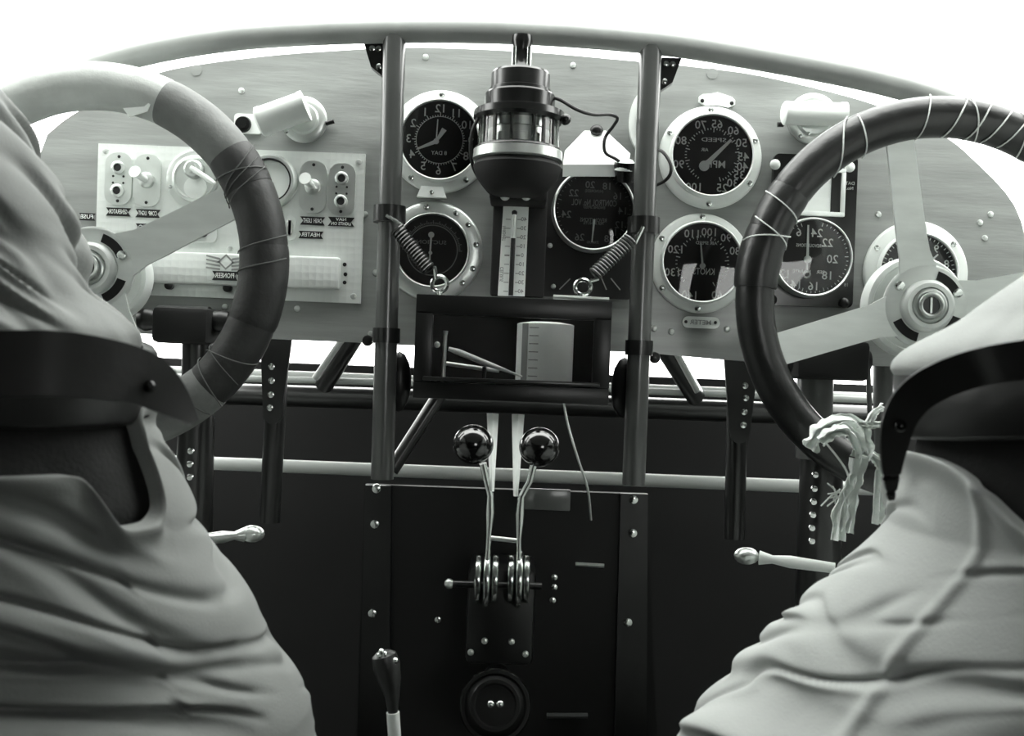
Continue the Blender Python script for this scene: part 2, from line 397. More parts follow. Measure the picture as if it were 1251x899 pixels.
# oval plate half behind the right post
ov = thing('oval_white_rimmed_cap', at(784, 186, DP), 'narrow white-rimmed oval cap half hidden behind the top of the right post', 'cap')
def oval(c, hw, hh, n=40): return [Vector(c) + Vector((hw * math.cos(2 * PI * k / n), 0, hh * math.sin(2 * PI * k / n))) for k in range(n)]
c = at(784, 150, DP); MB().prism(oval(c, px(16, DP), px(36, DP)), (0, -.008, 0)).build('rim', M['ivory'], ov)
MB().prism(oval(c + Vector((.003, -.008, 0)), px(11, DP), px(28, DP)), (0, -.002, 0)).build('cover', M['black_gloss'], ov)

# black card holder + revolution counter on it
ch = thing('black_card_holder', at(990, 375, DP), 'tall black backing board with a white square frame, behind the right wheel rim', 'board')
MB().prism(rrect(at(991, 283, DP), px(51, DP), px(92, DP), .006), (0, -.008, 0)).build('plate_face', M['black_gloss'], ch)
c = at(1000, 235, DP - .008); hw, hh, t = px(31, DP), px(29, DP), px(5, DP)
fr = MB()
for cx, cz, w_, h_ in ((0, hh - t / 2, hw, t / 2), (0, -hh + t / 2, hw, t / 2), (-hw + t / 2, 0, t / 2, hh - t), (hw - t / 2, 0, t / 2, hh - t)):
    fr.box(c + Vector((cx, -.0025, cz)), (w_, .0025, h_), bev=.0004)
fr.build('card_frame', M['white_paint'], ch)
cd = MB().box(c + Vector((-.003, -.0008, 0)), (hw - t, .0006, hh - t)).build('card', M['alloy'], ch, smooth=0)
MB().box(c + Vector((hw - t - .005, -.0016, 0)), (.005, .0006, hh - t)).build('card_stripe', M['black'], ch, smooth=0)
b = MB()
for u, v, s in ((1037, 224, 'DATE'), (1036, 230, 'No. 4'), (1034, 348, '18'), (946, 222, 'R')): text(b, s, at(u, v, DP - .0085), .005)
b.build('lettering', M['print_grey'], ch)
for u, v in ((947, 201), (1038, 204), (943, 366), (1031, 370)):
    MB().sphere(at(u, v, DP - .009), px(6.5, DP), 14, (1, .6, 1)).build('thumb_nut', M['white_paint' if v < 300 else 'black'], ch, at(u, v, DP - .009))
g, dl, fc, rd = gauge('right_hand_tachometer', 'black dial numbered to 24 with a long white needle, mounted on the black board', 988, 316, 48, 45, prot=.018, flange=None, bezel='nickel', screws=(), rim=.0028, d=DP - .008)
b = MB()
nums(b, fc, [('6', 976, 284), ('24', 998, 285), ('22', 1011, 297), ('20', 1017, 317), ('18', 1011, 337), ('16', 994, 350), ('14', 973, 348), ('12', 959, 335), ('10', 952, 316), ('8', 959, 295)], .0125)
text(b, 'REVOLUTIONS', rel(fc, 988, 300), .005, width=px(30, DP)); text(b, 'PER    MINUTE', rel(fc, 988, 332), .005, width=px(38, DP))
for k in range(46):
    a = math.radians(75 - 7.2 * k); e = Vector((math.cos(a), 0, math.sin(a))); stroke(b, fc + e * rd * (.86 if k % 5 == 0 else .91), fc + e * rd * .96, .0009)
b.build('dial_markings', M['print'], dl, fc)
needle(g, fc, rel(fc, 986, 317), rel(fc, 987, 275), .0014, .0009, blob=.004)
needle(g, fc, rel(fc, 986, 317), rel(fc, 985, 333), .001, .001, name='needle_tail')
bb = MB().tube([rel(fc, 985, 335) + Vector((.0035 * math.cos(2 * PI * k / 20), -.0018, .0035 * math.sin(2 * PI * k / 20))) for k in range(20)], .001, 8, closed=True); bb.build('needle_ring', M['print'], g)

# ---------------------------------------------------------------- switch panel on the left
sp = thing('switch_panel', at(285, 366, DP), 'pale engine-turned metal switch panel behind the left wheel', 'switch panel')
TL, TR, BR, BL = (122, 176), (447, 189), (441, 371), (117, 358)
q = [at(u, v, DP) for u, v in (TL, TR, BR, BL)]
MB().prism(q, (0, -.004, 0)).build('panel_plate', M['turned'], sp)
DS = DP - .004
for u, v in ((129, 184), (438, 198), (432, 362), (126, 350), (281, 304), (280, 352), (208, 349)): screw(sp, at(u, v, DS), .0034, 'nickel')
def holder(u, v, name):
    c = at(u, v, DS); o = MB().prism(rrect(c, px(16.5, DS), px(32, DS), px(14, DS)), (0, -.0035, 0)).build(name, M['nickel'], sp, c)
    for dz in (27, -27): screw(o, c + Vector((0, -.0035, px(dz, DS))), .0018, 'black')
    return o, c + Vector((0, -.0035, 0))
for u, v in ((146, 219), (418, 232)):
    o, c = holder(u, v, 'socket_plate')
    for dz in (13, -15):
        cc = c + Vector((0, 0, px(dz, DS)))
        MB().lathe(cc, (0, -1, 0), [(0, .007), (.003, .007), (.004, .0055), (.004, .0042), (.001, .0042), (.001, 0)], 20).build('socket', M['nickel'], o, cc)
        MB().lathe(cc, (0, -1, 0), [(.0012, .0042), (.0032, .0040), (.0035, 0)], 16).build('socket_hole', M['black_matt'], o, cc)
    for sx in (-1, 1):
        for dz in (3, -5): screw(o, c + Vector((sx * .0055, 0, px(dz, DS))), .0013, 'black')
for u, v in ((181, 221), (383, 229)):
    o, c = holder(u, v, 'switch_plate')
    MB().lathe(c, (0, -1, 0), [(0, .0085), (.004, .008), (.006, .005), (.006, 0)], 20).build('switch_collar', M['nickel'], o, c)
    MB().tube([c + Vector((0, -.004, 0)), c + Vector((-.002, -.02, .002)), c + Vector((-.003, -.028, .004))], [.0035, .0042, .0065], 14).build('switch_lever', M['white_paint'], o, c)
def ribbon_plate(u, v, s, wpx=30, hpx=10, dd=0.0):
    c = at(u, v, DS - dd); w_, h_ = px(wpx / 2, DS), px(hpx / 2, DS)
    o = MB().prism([c + Vector(p) for p in ((-w_, 0, h_), (w_, 0, h_), (w_ - h_ * .7, 0, 0), (w_, 0, -h_), (-w_, 0, -h_), (-w_ + h_ * .7, 0, 0))], (0, -.0012, 0)).build('name_plate', M['black'], sp, c)
    b = MB(); lines = s.split('/')
    for i, ln in enumerate(lines):
        text(b, ln, c + Vector((0, -.0016, ((len(lines) - 1) / 2 - i) * h_ * .95)), h_ * (1.55 if len(lines) == 1 else .95), width=w_ * (1.5 if len(lines) == 1 or i == 1 else .8))
    b.build('lettering', M['print'], o, c); return o
ribbon_plate(145, 259, 'GENERATOR'); ribbon_plate(181, 261, 'COMP  LIGHT'); ribbon_plate(382, 270, 'DASH  LIGHT'); ribbon_plate(417, 271, 'NAV/LIGHTS ON', 32, 11)
ribbon_plate(380, 287, 'HEATER', 30, 9); ribbon_plate(181, 278, 'RADIO', 30, 9); ribbon_plate(275, 337, 'PIONEER', 31, 11, .012); ribbon_plate(107, 265, 'FUSE', 20, 9)
# round rheostat and ammeter
c = at(240, 219, DS)
o = MB().lathe(c, (0, -1, 0), [(0, px(36, DS)), (.002, px(36, DS)), (.003, px(33, DS)), (.003, px(29, DS)), (.006, px(28, DS)), (.007, px(25, DS)), (.005, px(23, DS)), (.005, 0)], 56).build('rheostat', M['nickel'], sp, c)
MB().lathe(c + Vector((.001, -.005, -.010)), (0, -1, 0), [(0, .012), (.002, .012), (.0025, 0)], 28).build('rheostat_plate', M['alloy'], o, c)
cc = at(240, 209, DS); MB().lathe(cc, (0, -1, 0), [(.004, .010), (.012, .010), (.014, .008), (.014, .005), (.02, .005), (.02, 0)], 24).build('rheostat_knob', M['nickel'], o, c)
MB().tube([cc + Vector((0, -.018, 0)), cc + Vector((.02, -.024, -.012)), cc + Vector((.028, -.026, -.017))], [.003, .0028, .002], 12).build('rheostat_lever', M['white_paint'], o, c)
for a in (80, 200, 320): screw(o, c + Vector((px(32, DS) * math.cos(math.radians(a)), -.003, px(32, DS) * math.sin(math.radians(a)))), .0022, 'steel')
c = at(331, 222, DS)
o = MB().lathe(c, (0, -1, 0), [(0, px(33, DS)), (.006, px(33, DS)), (.01, px(30, DS)), (.01, px(27, DS)), (.004, px(25.5, DS)), (.004, 0)], 56).build('ammeter', M['nickel'], sp, c)
MB().lathe(c, (0, -1, 0), [(.004, px(25, DS)), (.0046, px(25, DS)), (.0046, 0)], 40).build('ammeter_face', M['paper'], o, c)
MB().lathe(c, (0, -1, 0), [(.005, px(26.6, DS)), (.0095, px(26.6, DS)), (.0095, px(25, DS)), (.005, px(25, DS))], 48, caps=False).build('ammeter_ring', M['black'], o, c)
for u, v in ((240, 281), (355, 279)):
    c = at(u, v, DS); o = MB().prism(rrect(c, px(26 if u < 300 else 7, DS), px(15, DS), .006), (0, -.003, 0)).build('fuse_plate', M['ivory'], sp, c)
    MB().prism(rrect(c + Vector((0, -.003, 0)), px(15 if u < 300 else 4, DS), px(9, DS), .005), (0, -.0025, 0)).build('fuse_cap', M['black' if u < 300 else 'nickel'], o, c)
    if u < 300:
        MB().lathe(c + Vector((.002, -.0055, 0)), (0, -1, 0), [(0, .0045), (.003, .0045), (.003, 0)], 16).build('fuse_knob', M['nickel'], o, c)
# raised cover box along the lower edge
c = at(300, 331, DS); rt = Matrix.Rotation(-math.radians(.2), 3, 'Y')
o = MB().box(c + Vector((0, -.006, 0)), (px(117, DS), .006, px(19.5, DS)), rt, bev=.003).build('cover_box', M['turned'], sp, c)
em = MB(); ce = at(276, 320, DS - .0125)
for sx in (-1, 1):
    for k in range(4):
        z = .006 - k * .0036
        em.add([ce + Vector((sx * .006, 0, z - .002)), ce + Vector((sx * .021, 0, z + .001 - k * .0006)), ce + Vector((sx * .021, 0, z - .0008 - k * .0006)), ce + Vector((sx * .006, 0, z - .0042))], [(0, 1, 2, 3)])
em.add([ce + Vector(p) for p in ((0, 0, .0085), (.009, 0, 0), (0, 0, -.0085), (-.009, 0, 0), (0, 0, .0062), (.0065, 0, 0), (0, 0, -.0062), (-.0065, 0, 0))], [(0, 1, 5, 4), (1, 2, 6, 5), (2, 3, 7, 6), (3, 0, 4, 7)])
em.build('winged_emblem', M['print_grey'], o, c)
for u, v in ((422, 335), (421, 345), (421, 323)): screw(sp, at(u, v, DS), .0022, 'black')
for u, v in ((208, 349), (279, 352)):
    MB().lathe(at(u, v, DS), (0, -1, 0), [(0, .0045), (.006, .0045), (.007, .003), (.007, 0)], 14).build('latch_knob', M['black'], sp, at(u, v, DS))

# ---------------------------------------------------------------- panel lamps
def lamp(label, disc, Rd, p0, p1, Rc, d0, d1):
    c = at(*disc, DP); t = thing('panel_lamp', c, label, 'lamp', 'panel lamps')
    MB().lathe(c, (0, -1, 0), [(0, px(Rd, DP)), (.004, px(Rd, DP)), (.006, px(Rd - 3, DP)), (.006, px(Rd - 9, DP)), (.010, px(Rd - 11, DP)), (.011, px(8, DP)), (.011, 0)], 48).build('lamp_base', M['nickel'], t)
    a, b_ = at(*p0, d0), at(*p1, d1); ax = (b_ - a); L = ax.length; r = px(Rc, d0)
    MB().lathe(a, ax, [(0, 0), (0, r * .8), (.002, r * 1.02), (.006, r * 1.04), (.008, r), (L - .006, r), (L - .004, r * 1.05), (L, r * 1.05), (L, r * .8), (L - .002, 0)], 40, caps=False).build('lamp_shade', M['ivory'], t)
    m = (a + b_) / 2; MB().tube([Vector((m.x, DP - .008, c.z)), Vector((m.x, m.y, m.z))], .006, 12).build('lamp_arm', M['nickel'], t)
    return t, a, b_
t, a, b_ = lamp('white cylindrical lamp tilted on a round base above the left switch panel', (372, 147), 28, (315, 150), (374, 129), 18, DP - .03, DP - .03)
MB().prism(rrect(at(304, 152, DP), px(17, DP), px(12, DP), .004), (0, -.004, 0)).build('lamp_bracket', M['ivory'], t)
MB().lathe(at(297, 152, DP - .004), (0, -1, 0), [(0, .009), (.003, .008), (.003, .005), (.006, .005), (.006, 0)], 20).build('lamp_switch', M['black_gloss'], t)
MB().tube([at(398, 151, DP - .006), at(408, 148, DP - .006)], .0025, 10).build('switch_pin', M['black'], t)
screw(t, at(350, 160, DP - .006), .003, 'steel')
t, a, b_ = lamp('white horizontal cylinder lamp on a half-hidden round base, upper right of the panel', (992, 146), 31, (956, 138), (1033, 140), 14, DP - .025, DP - .025)
MB().tube([at(950, 152, DP - .01), at(957, 152, DP - .01)], .0028, 10).build('switch_pin', M['black'], t)
for u, v in ((978, 166), (988, 163)): screw(t, at(u, v, DP - .012), .0022, 'steel')

# ---------------------------------------------------------------- tubular frame
DF = 1.02
fr = thing('tubular_frame', at(625, 590, DF), 'grey steel tube arch with two upright posts in front of the panel', 'frame')
arch = [(-150, 260, .90), (-60, 168, .97), (20, 118, 1.0), (95, 88, 1.01), (170, 66, 1.02), (250, 51, 1.02), (340, 42, 1.02), (480, 37, 1.02), (640, 39, 1.02), (800, 51, 1.02), (900, 66, 1.02), (1000, 84, 1.02), (1080, 101, 1.02), (1150, 122, 1.02), (1230, 158, 1.01), (1310, 215, .99), (1400, 310, .92)]
MB().tube(spline([at(*p) for p in arch], 6), px(15.5, DF), 20).build('arch_tube', M['arch'], fr)
for s, (t_, b2) in enumerate((((482, 45), (467, 585)), ((795, 58), (774, 592)))):
    p0, p1 = at(*t_, DF), at(*b2, DF)
    MB().tube([p0, p1], px(14, DF), 20).build('post', M['tube'], fr, p1)
    # welded gusset under the arch, outside each post
    sx = -1 if s == 0 else 1
    c = at(t_[0] + sx * 12, 52 if s == 0 else 70, DF + .006)
    gs = MB().prism([c, c + Vector((sx * px(26, DF), 0, 0)), c + Vector((sx * px(16, DF), 0, -px(30, DF))), c + Vector((sx * 0, 0, -px(42, DF)))], (0, .012, 0)).build('gusset', M['tube_dark'], fr, c)
    for x, z in ((7, -8), (15, -8), (6, -30)): screw(gs, c + Vector((sx * px(x, DF), 0, px(z, DF))), .0035, 'steel', 'bolt')
    # clamps along the post
    for vv, hh, wd in ((262 if s == 0 else 276, 10, 6), (410 if s == 0 else 425, 9, 3)):
        q_ = p0.lerp(p1, (vv - t_[1]) / (b2[1] - t_[1]))
        MB().lathe(q_ + Vector((0, 0, -px(hh, DF))), (0, 0, 1), [(0, px(13, DF)), (0, px(14 + wd, DF)), (px(2 * hh, DF), px(14 + wd, DF)), (px(2 * hh, DF), px(13, DF))], 20, caps=False).build('clamp', M['tube_dark'], fr, q_)
    q_ = p0.lerp(p1, .78)
    MB().sphere(q_ + Vector((-sx * px(14, DF), .02, 0)), px(20, DF), 14, (.8, .6, 1.9)).build('lower_fitting', M['black'], fr, q_)
    for vv in (414,):
        screw(fr, at(449 if s == 0 else 800, 416 if s == 0 else 437, DF + .03), .006, 'black', 'bolt')

# ---------------------------------------------------------------- compass hanging from the arch
DC = 1.0
cx = at(636, 100, DC).x
def zc(v): return at(636, v, DC).z
cp = thing('compass', Vector((cx, DC, zc(200))), 'black aperiodic compass with glass body and bright lower ring hanging from the arch', 'compass')
A = (0, 0, -1); top_c = Vector((cx, DC, zc(38)))
def cz(v): return zc(38) - zc(v)
P = lambda r: px(r, DC)
MB().lathe(top_c, A, [(cz(44), P(12)), (cz(52), P(13)), (cz(60), P(11)), (cz(78), P(10)), (cz(82), P(13)), (cz(88), P(16))], 24).build('hanger', M['black_gloss'], cp)
for sx in (-1, 1): MB().tube([Vector((cx + sx * P(9), DC - P(9), zc(60))), Vector((cx + sx * P(9), DC - P(9), zc(84)))], P(3), 10).build('hanger_bolt', M['steel'], cp, Vector((cx + sx * P(9), DC, zc(60))))
MB().lathe(top_c, A, [(cz(88), P(30)), (cz(89), P(34)), (cz(92), P(36)), (cz(110), P(36)), (cz(111), P(38)), (cz(115), P(38))], 48).build('top_cap', M['tube_dark'], cp, smooth=20)
MB().lathe(top_c, A, [(cz(115), P(36)), (cz(116), P(42)), (cz(118), P(43)), (cz(135), P(43)), (cz(136), P(50)), (cz(138), P(55)), (cz(146), P(56)), (cz(150), P(52))], 48).build('upper_housing', M['black_gloss'], cp, smooth=20)
MB().lathe(top_c, A, [(cz(148), P(49)), (cz(184), P(50))], 48, caps=False).build('glass_wall', M['glass'], cp)
MB().lathe(top_c, A, [(cz(147), P(40)), (cz(160), P(40)), (cz(161), P(38)), (cz(168), P(38)), (cz(169), P(41)), (cz(184), P(41))], 40).build('compass_card', M['nickel'], cp)
for a in (-150, -128, -100, -68, -50, -30, 10, 60, 120, 170):
    p = Vector((cx + P(46) * math.cos(math.radians(a)), DC + P(46) * math.sin(math.radians(a)), 0))
    MB().tube([Vector((p.x, p.y, zc(149))), Vector((p.x, p.y, zc(183)))], P(2.6), 8).build('pillar', M['black' if a in (-150, -30, -50) else 'steel'], cp, Vector((p.x, p.y, zc(150))))
MB().lathe(top_c, A, [(cz(180), P(46)), (cz(182), P(52)), (cz(185), P(54)), (cz(186), P(54))], 48).build('lower_lip', M['black_gloss'], cp)
MB().lathe(top_c, A, [(cz(185), P(50)), (cz(186), P(54.5)), (cz(197), P(55)), (cz(199), P(52))], 56).build('lower_ring', M['nickel'], cp)
MB().lathe(top_c, A, [(cz(198), P(50)), (cz(205), P(54)), (cz(218), P(50)), (cz(232), P(38)), (cz(238), P(30))], 40).build('bowl', M['black_matt'], cp)
MB().sphere(Vector((cx + P(56), DC - .01, zc(147))), P(7), 14).build('filler_knob', M['black_gloss'], cp)
b = MB().tube(spline([at(664, 119, 1.0), at(682, 121, .995), at(705, 134, .99), at(725, 140, 1.0), at(744, 140, 1.02), at(754, 144, 1.03), at(750, 153, 1.04), at(741, 165, 1.05), at(738, 175, 1.05), at(740, 187, 1.06), at(752, 194, 1.06), at(760, 200, 1.06)], 6), .0017, 8)
cb = b.build('compass_cable', M['rubber'], None, at(744, 140, 1.02)); tag(cb, 'thin black cable running from the compass right to the small lamp by the post', 'cable')
b = MB().tube(spline([at(800, 182, 1.05), at(810, 186, 1.03), at(819, 200, 1.02), at(819, 212, 1.02), at(812, 221, 1.03), at(800, 227, 1.05)], 6), .0017, 8)
cb = b.build('looped_cable', M['rubber'], None, at(819, 210, 1.02)); tag(cb, 'short black cable loop poking out right of the right post', 'cable')
b = MB().tube(spline([at(586, 140, .99), at(576, 165, .99), at(577, 200, 1.0), at(590, 225, 1.02), at(608, 245, 1.05)], 6), .0018, 8)
cb = b.build('compass_drain_cable', M['rubber'], None, at(577, 190, 1.0)); tag(cb, 'black cable curving down the left side of the compass', 'cable')
# small lamp by the post
sl = thing('small_socket_lamp', at(764, 230, DP - .02), 'small dark lamp socket with a bright cap beside the right post', 'lamp')
MB().lathe(at(764, 222, DP - .03), (0, -.3, 1), [(0, .011), (.016, .013), (.02, .013), (.02, 0)], 24).build('lamp_socket', M['black_gloss'], sl)
MB().lathe(at(764, 208, DP - .035), (0, -.3, 1), [(0, .0115), (.007, .0105), (.011, .006), (.012, 0)], 24).build('lamp_cap', M['white_paint'], sl)
MB().tube([at(764, 218, DP - .03), at(766, 219, DP)], .004, 10).build('lamp_stem', M['black'], sl)
# white hood over the black revolution counter
hd = thing('white_hood', at(727, 215, DP), 'bright white sloping hood plate above the round black dial', 'hood')
pf = [at(u, v, DP - .001 - .034 * max(0, v - 160) / 41) for u, v in ((714, 160), (740, 160), (770, 188), (768, 201), (688, 201), (690, 185))]
MB().prism(pf, (0, .002, .001)).build('hood_plate', M['white_paint'], hd, smooth=20)
MB().prism([pf[3], pf[4], pf[4] + Vector((0, .002, -.012)), pf[3] + Vector((0, .002, -.012))], (0, .0015, 0)).build('hood_skirt', M['white_paint'], hd, smooth=20)
MB().sphere(at(729, 159, DP - .006), .006, 14, (1.2, .8, 1)).build('hood_knob', M['black'], hd)

# ---------------------------------------------------------------- compass bracket + thermometer
DB = 1.065
br = thing('compass_bracket', at(635, 362, DB), 'tall dark metal bracket below the compass behind the thermometer', 'bracket')
MB().box(at(634, 295, DB + .008), (px(33, DB), .008, px(68, DB)), bev=.002).build('bracket_plate', M['black_matt'], br)
MB().box(at(634, 225, DB - .02), (px(34, DB), .025, px(24, DB)), bev=.003).build('bracket_head', M['black_matt'], br)
for u in (617, 643): MB().sphere(at(u, 239, DB - .045), px(6, DB), 14, (1, .7, 1)).build('bolt', M['nickel'], br, at(u, 239, DB - .045))
for u, v in ((620, 207), (664, 215)): screw(br, at(u, v, DB - .045), .003, 'steel', 'bolt')
th = thing('thermometer', at(628, 362, DB - .002), 'white strip thermometer with a dark column below the compass', 'thermometer')
DT = DB - .004
qd = [(615, 250), (646, 252), (641, 362), (608, 361)]
rings = []
for k in range(7):
    s = k / 6; l = at(qd[0][0] + (qd[3][0] - qd[0][0]) * s, qd[0][1] + (qd[3][1] - qd[0][1]) * s, DT); r_ = at(qd[1][0] + (qd[2][0] - qd[1][0]) * s, qd[1][1] + (qd[2][1] - qd[1][1]) * s, DT)
    rings.append([l, r_, r_ + Y_ * .003, l + Y_ * .003])
MB().loft(rings).build('scale_strip', M['paper'], th)
b = MB(); DT2 = DT - .0006
for k in range(9):
    v = 268 + k * 11
    stroke(b, at(618 - k * .4, v - .3, DT2), at(624 - k * .4, v, DT2), .0008 if k != 4 else .0016); stroke(b, at(632 - k * .4, v, DT2), at(637 - k * .4, v + .2, DT2), .0008 if k != 4 else .0016)
    text(b, str(abs(40 - 10 * k)), at(640 - k * .5, v, DT2), .006)
text(b, 'FAHRENHEIT', at(616, 285, DT2), .005, rot=PI / 2, width=px(18, DT)); text(b, 'CELSIUS', at(613, 335, DT2), .005, rot=PI / 2, width=px(18, DT))
b.build('scale_markings', M['print_grey'], th)
MB().tube([at(627, 291, DT - .001), at(624, 361, DT - .001)], px(3, DT), 10).build('fluid_column', M['black'], th)
MB().tube([at(628.5, 262, DT - .0005), at(627, 291, DT - .0005)], px(2.2, DT), 10).build('glass_tube', M['nickel'], th)
screw(th, at(628.5, 260, DT), px(3.6, DT), 'black')

# ---------------------------------------------------------------- barograph box
DX = 0.99
bx = thing('barograph', at(625, 492, DX), 'black glass-fronted recording barograph box hung on springs between the posts', 'barograph')
def bpt(u, v, dd=0): return at(u, v, DX + dd)
c = at(626, 427, DX); W, H, T = px(119, DX), px(63, DX), .10
c.y += T / 2
t = .004
MB().box(c + Vector((0, 0, H - .001)), (W - .004, T / 2 - .004, .001)).build('top_pane', M['glass'], bx, smooth=0)
k_ = MB(); k_.box(c + Vector((0, 0, -H + t)), (W, T / 2, t), bev=.001)
for sx in (-1, 1): k_.box(c + Vector((sx * (W - t), 0, 0)), (t, T / 2, H - 2 * t), bev=.001)
k_.box(c + Vector((0, T / 2 - .002, 0)), (W - 2 * t, .002, H - 2 * t)); k_.build('case', M['black_matt'], bx)
fm = MB(); cf = Vector((c.x, DX - .003, c.z)); fw = px(21, DX)
fm.box(cf + Vector((0, 0, H - px(12, DX))), (W, .004, px(12, DX)), bev=.001); fm.box(cf + Vector((0, 0, -H + px(10, DX))), (W, .004, px(10, DX)), bev=.001)
for sx in (-1, 1): fm.box(cf + Vector((sx * (W - fw / 2), 0, 0)), (fw / 2, .004, H - px(20, DX)), bev=.001)
fm.build('window_frame', M['black'], bx)
MB().box(cf + Vector((0, -.004, -H + px(24, DX))), (W * .9, .005, px(2.5, DX)), bev=.001).build('sill', M['tube_dark'], bx)
MB().box(cf + Vector((0, .003, 0)), (W - fw, .001, H - px(20, DX))).build('window_pane', M['glass'], bx, smooth=0)
dc = at(664, 468, DX + .036)
dr = MB().lathe(dc, (0, 0, 1), [(0, px(36, DX)), (px(74, DX), px(36, DX)), (px(75, DX), px(33, DX)), (px(77, DX), px(20, DX)), (px(77, DX), 0)], 48).build('chart_drum', M['paper'], bx, dc)
b = MB()
for k in range(7):
    z = px(8 + k * 10, DX); r = px(36.3, DX)
    for a0, a1, hgt in ((-125, -105, .0009),):
        vs = []
        for i in range(9):
            a = math.radians(a0 + (a1 - a0) * i / 8); vs += [dc + Vector((r * math.cos(a), r * math.sin(a), z)), dc + Vector((r * math.cos(a), r * math.sin(a), z + hgt))]
        b.add(vs, [(2 * i, 2 * i + 2, 2 * i + 3, 2 * i + 1) for i in range(8)])
for j in range(2):
    a = math.radians(-138 + j * 8); r = px(36.3, DX); e = Vector((math.cos(a), math.sin(a), 0)); tt = Vector((-e.y, e.x, 0)) * (.0012 if j else .003)
    b.add([dc + e * r + tt, dc + e * r - tt, dc + e * r - tt + Vector((0, 0, px(74, DX))), dc + e * r + tt + Vector((0, 0, px(74, DX)))], [(0, 1, 2, 3)])
b.build('chart_lines', M['print_grey'], dr, dc)
dq = DX + .02
MB().tube([at(541, 466, dq), at(544, 410, dq), at(544.5, 404, dq)], [.0025, .002, .0028], 10).build('pen_post', M['nickel'], bx)
MB().tube([at(548, 426, dq - .004), at(560, 430, dq - .004), at(600, 446, dq - .004), at(638, 460, dq - .008)], [.002, .0032, .0026, .0008], 10).build('pen_arm', M['ivory'], bx)
MB().tube([at(545, 444, dq + .004), at(610, 453, dq + .004)], .0022, 10).build('link_rod', M['nickel'], bx)
MB().tube([at(543, 464, dq), at(606, 466, dq)], .0024, 10).build('base_rod', M['nickel'], bx)
MB().tube([at(590, 467, dq - .002), at(592, 448, dq - .002)], .0022, 8).build('link_post', M['black'], bx)
MB().sphere(at(534, 421, dq), px(4, DX), 12).build('adjuster_knob', M['ivory'], bx)

# coil springs holding the box
def spring(label, a, b_, ring, m):
    t = thing('coil_spring', b_, label, 'spring', 'suspension springs'); n = 15
    ax = (b_ - a); L = ax.length; ax.normalize(); x = ax.cross(Y_).normalized(); y = ax.cross(x)
    a2, b2 = a + ax * L * .22, a + ax * L * .86; r = .0062
    MB().tube([a2 + (b2 - a2) * (k / (n * 14)) + (x * math.cos(2 * PI * k / 14) + y * math.sin(2 * PI * k / 14)) * r for k in range(n * 14 + 1)], .0014, 6).build('coil', M[m], t)
    MB().tube([a, a2 + x * r], .002, 8).build('hook', M['steel'], t); MB().tube([b2 + x * r, b_], .002, 8).build('hook', M['steel'], t)
    MB().tube([ring + Vector((.0075 * math.cos(q), -.002 * math.cos(q), .0075 * math.sin(q))) for q in (2 * PI * j / 24 for j in range(24))], .0022, 8, closed=True).build('eye_ring', M['steel'], t)
    MB().lathe(ring + Vector((0, 0, -.017)), (0, 0, 1), [(0, .006), (.003, .006), (.005, .003), (.010, .003), (.010, 0)], 12).build('eye_bolt', M['steel'], t)
spring('dark coil spring from the left post down to an eye ring on the box', at(472, 263, DF - .018), at(533, 341, 1.0), at(537, 347, 1.0), 'tube_dark')
spring('coil spring from the right post down to an eye ring on the box', at(786, 277, DF - .018), at(716, 345, 1.0), at(712, 351, 1.0), 'tube')
b = MB().tube([at(676, 362.5, .995), at(744, 366, .995)], .0022, 8); ob = b.build('lid_rod', M['nickel'], bx, at(710, 364, .995))

# ---------------------------------------------------------------- tubes, struts and braces under the panel
def rod(name, label, cat, pts, r, m, group=None, n=14):
    o = MB().tube(pts, r, n).build(name, M[m], None, Vector(pts[0])); tag(o, label, cat, group); return o
D2 = 1.32
rod('cross_tube', 'long pale horizontal tube crossing low under the whole panel', 'tube', [at(-90, 553, D2), at(260, 566, D2), at(930, 592, D2), at(1350, 608, D2)], px(8, D2), 'tube_light')
rod('upper_cross_tube', 'upper pale tube showing in the gap just below the panel, left and right', 'tube', [at(-90, 442, 1.45), at(620, 469, 1.45), at(1350, 497, 1.45)], px(6, 1.45), 'tube_light')
rod('middle_cross_tube', 'thin bright tube lowest in the gap below the panel', 'tube', [at(-90, 452, 1.30), at(620, 471, 1.30), at(1350, 500, 1.30)], px(4, 1.3), 'tube_light')
rod('dark_cross_tube', 'thick black horizontal tube behind the barograph, below the bright gap', 'tube', [at(-90, 470, 1.5), at(620, 492, 1.5), at(1350, 520, 1.5)], px(13, 1.5), 'tube_dark')
rod('diagonal_brace', 'dark diagonal brace under the panel left of the left post', 'brace', [at(436, 405, 1.22), at(396, 470, 1.30)], px(12, 1.25), 'tube_dark', 'braces')
rod('diagonal_brace', 'dark diagonal brace under the panel right of the right post', 'brace', [at(806, 415, 1.22), at(850, 485, 1.30)], px(12, 1.25), 'tube_dark', 'braces')
rod('brace_wire', 'pale thin rod lying along the left diagonal brace', 'rod', [at(421, 410, 1.20), at(385, 462, 1.22)], px(4, 1.2), 'tube_light', 'brace rods')
rod('brace_wire', 'pale thin rod lying along the right diagonal brace', 'rod', [at(826, 430, 1.20), at(852, 478, 1.22)], px(4, 1.2), 'tube_light', 'brace rods')
rod('lower_diagonal_tube', 'dark short tube slanting beside the foot of the left post', 'tube', [at(545, 470, 1.115), at(478, 575, 1.10)], px(9, 1.1), 'tube_dark')
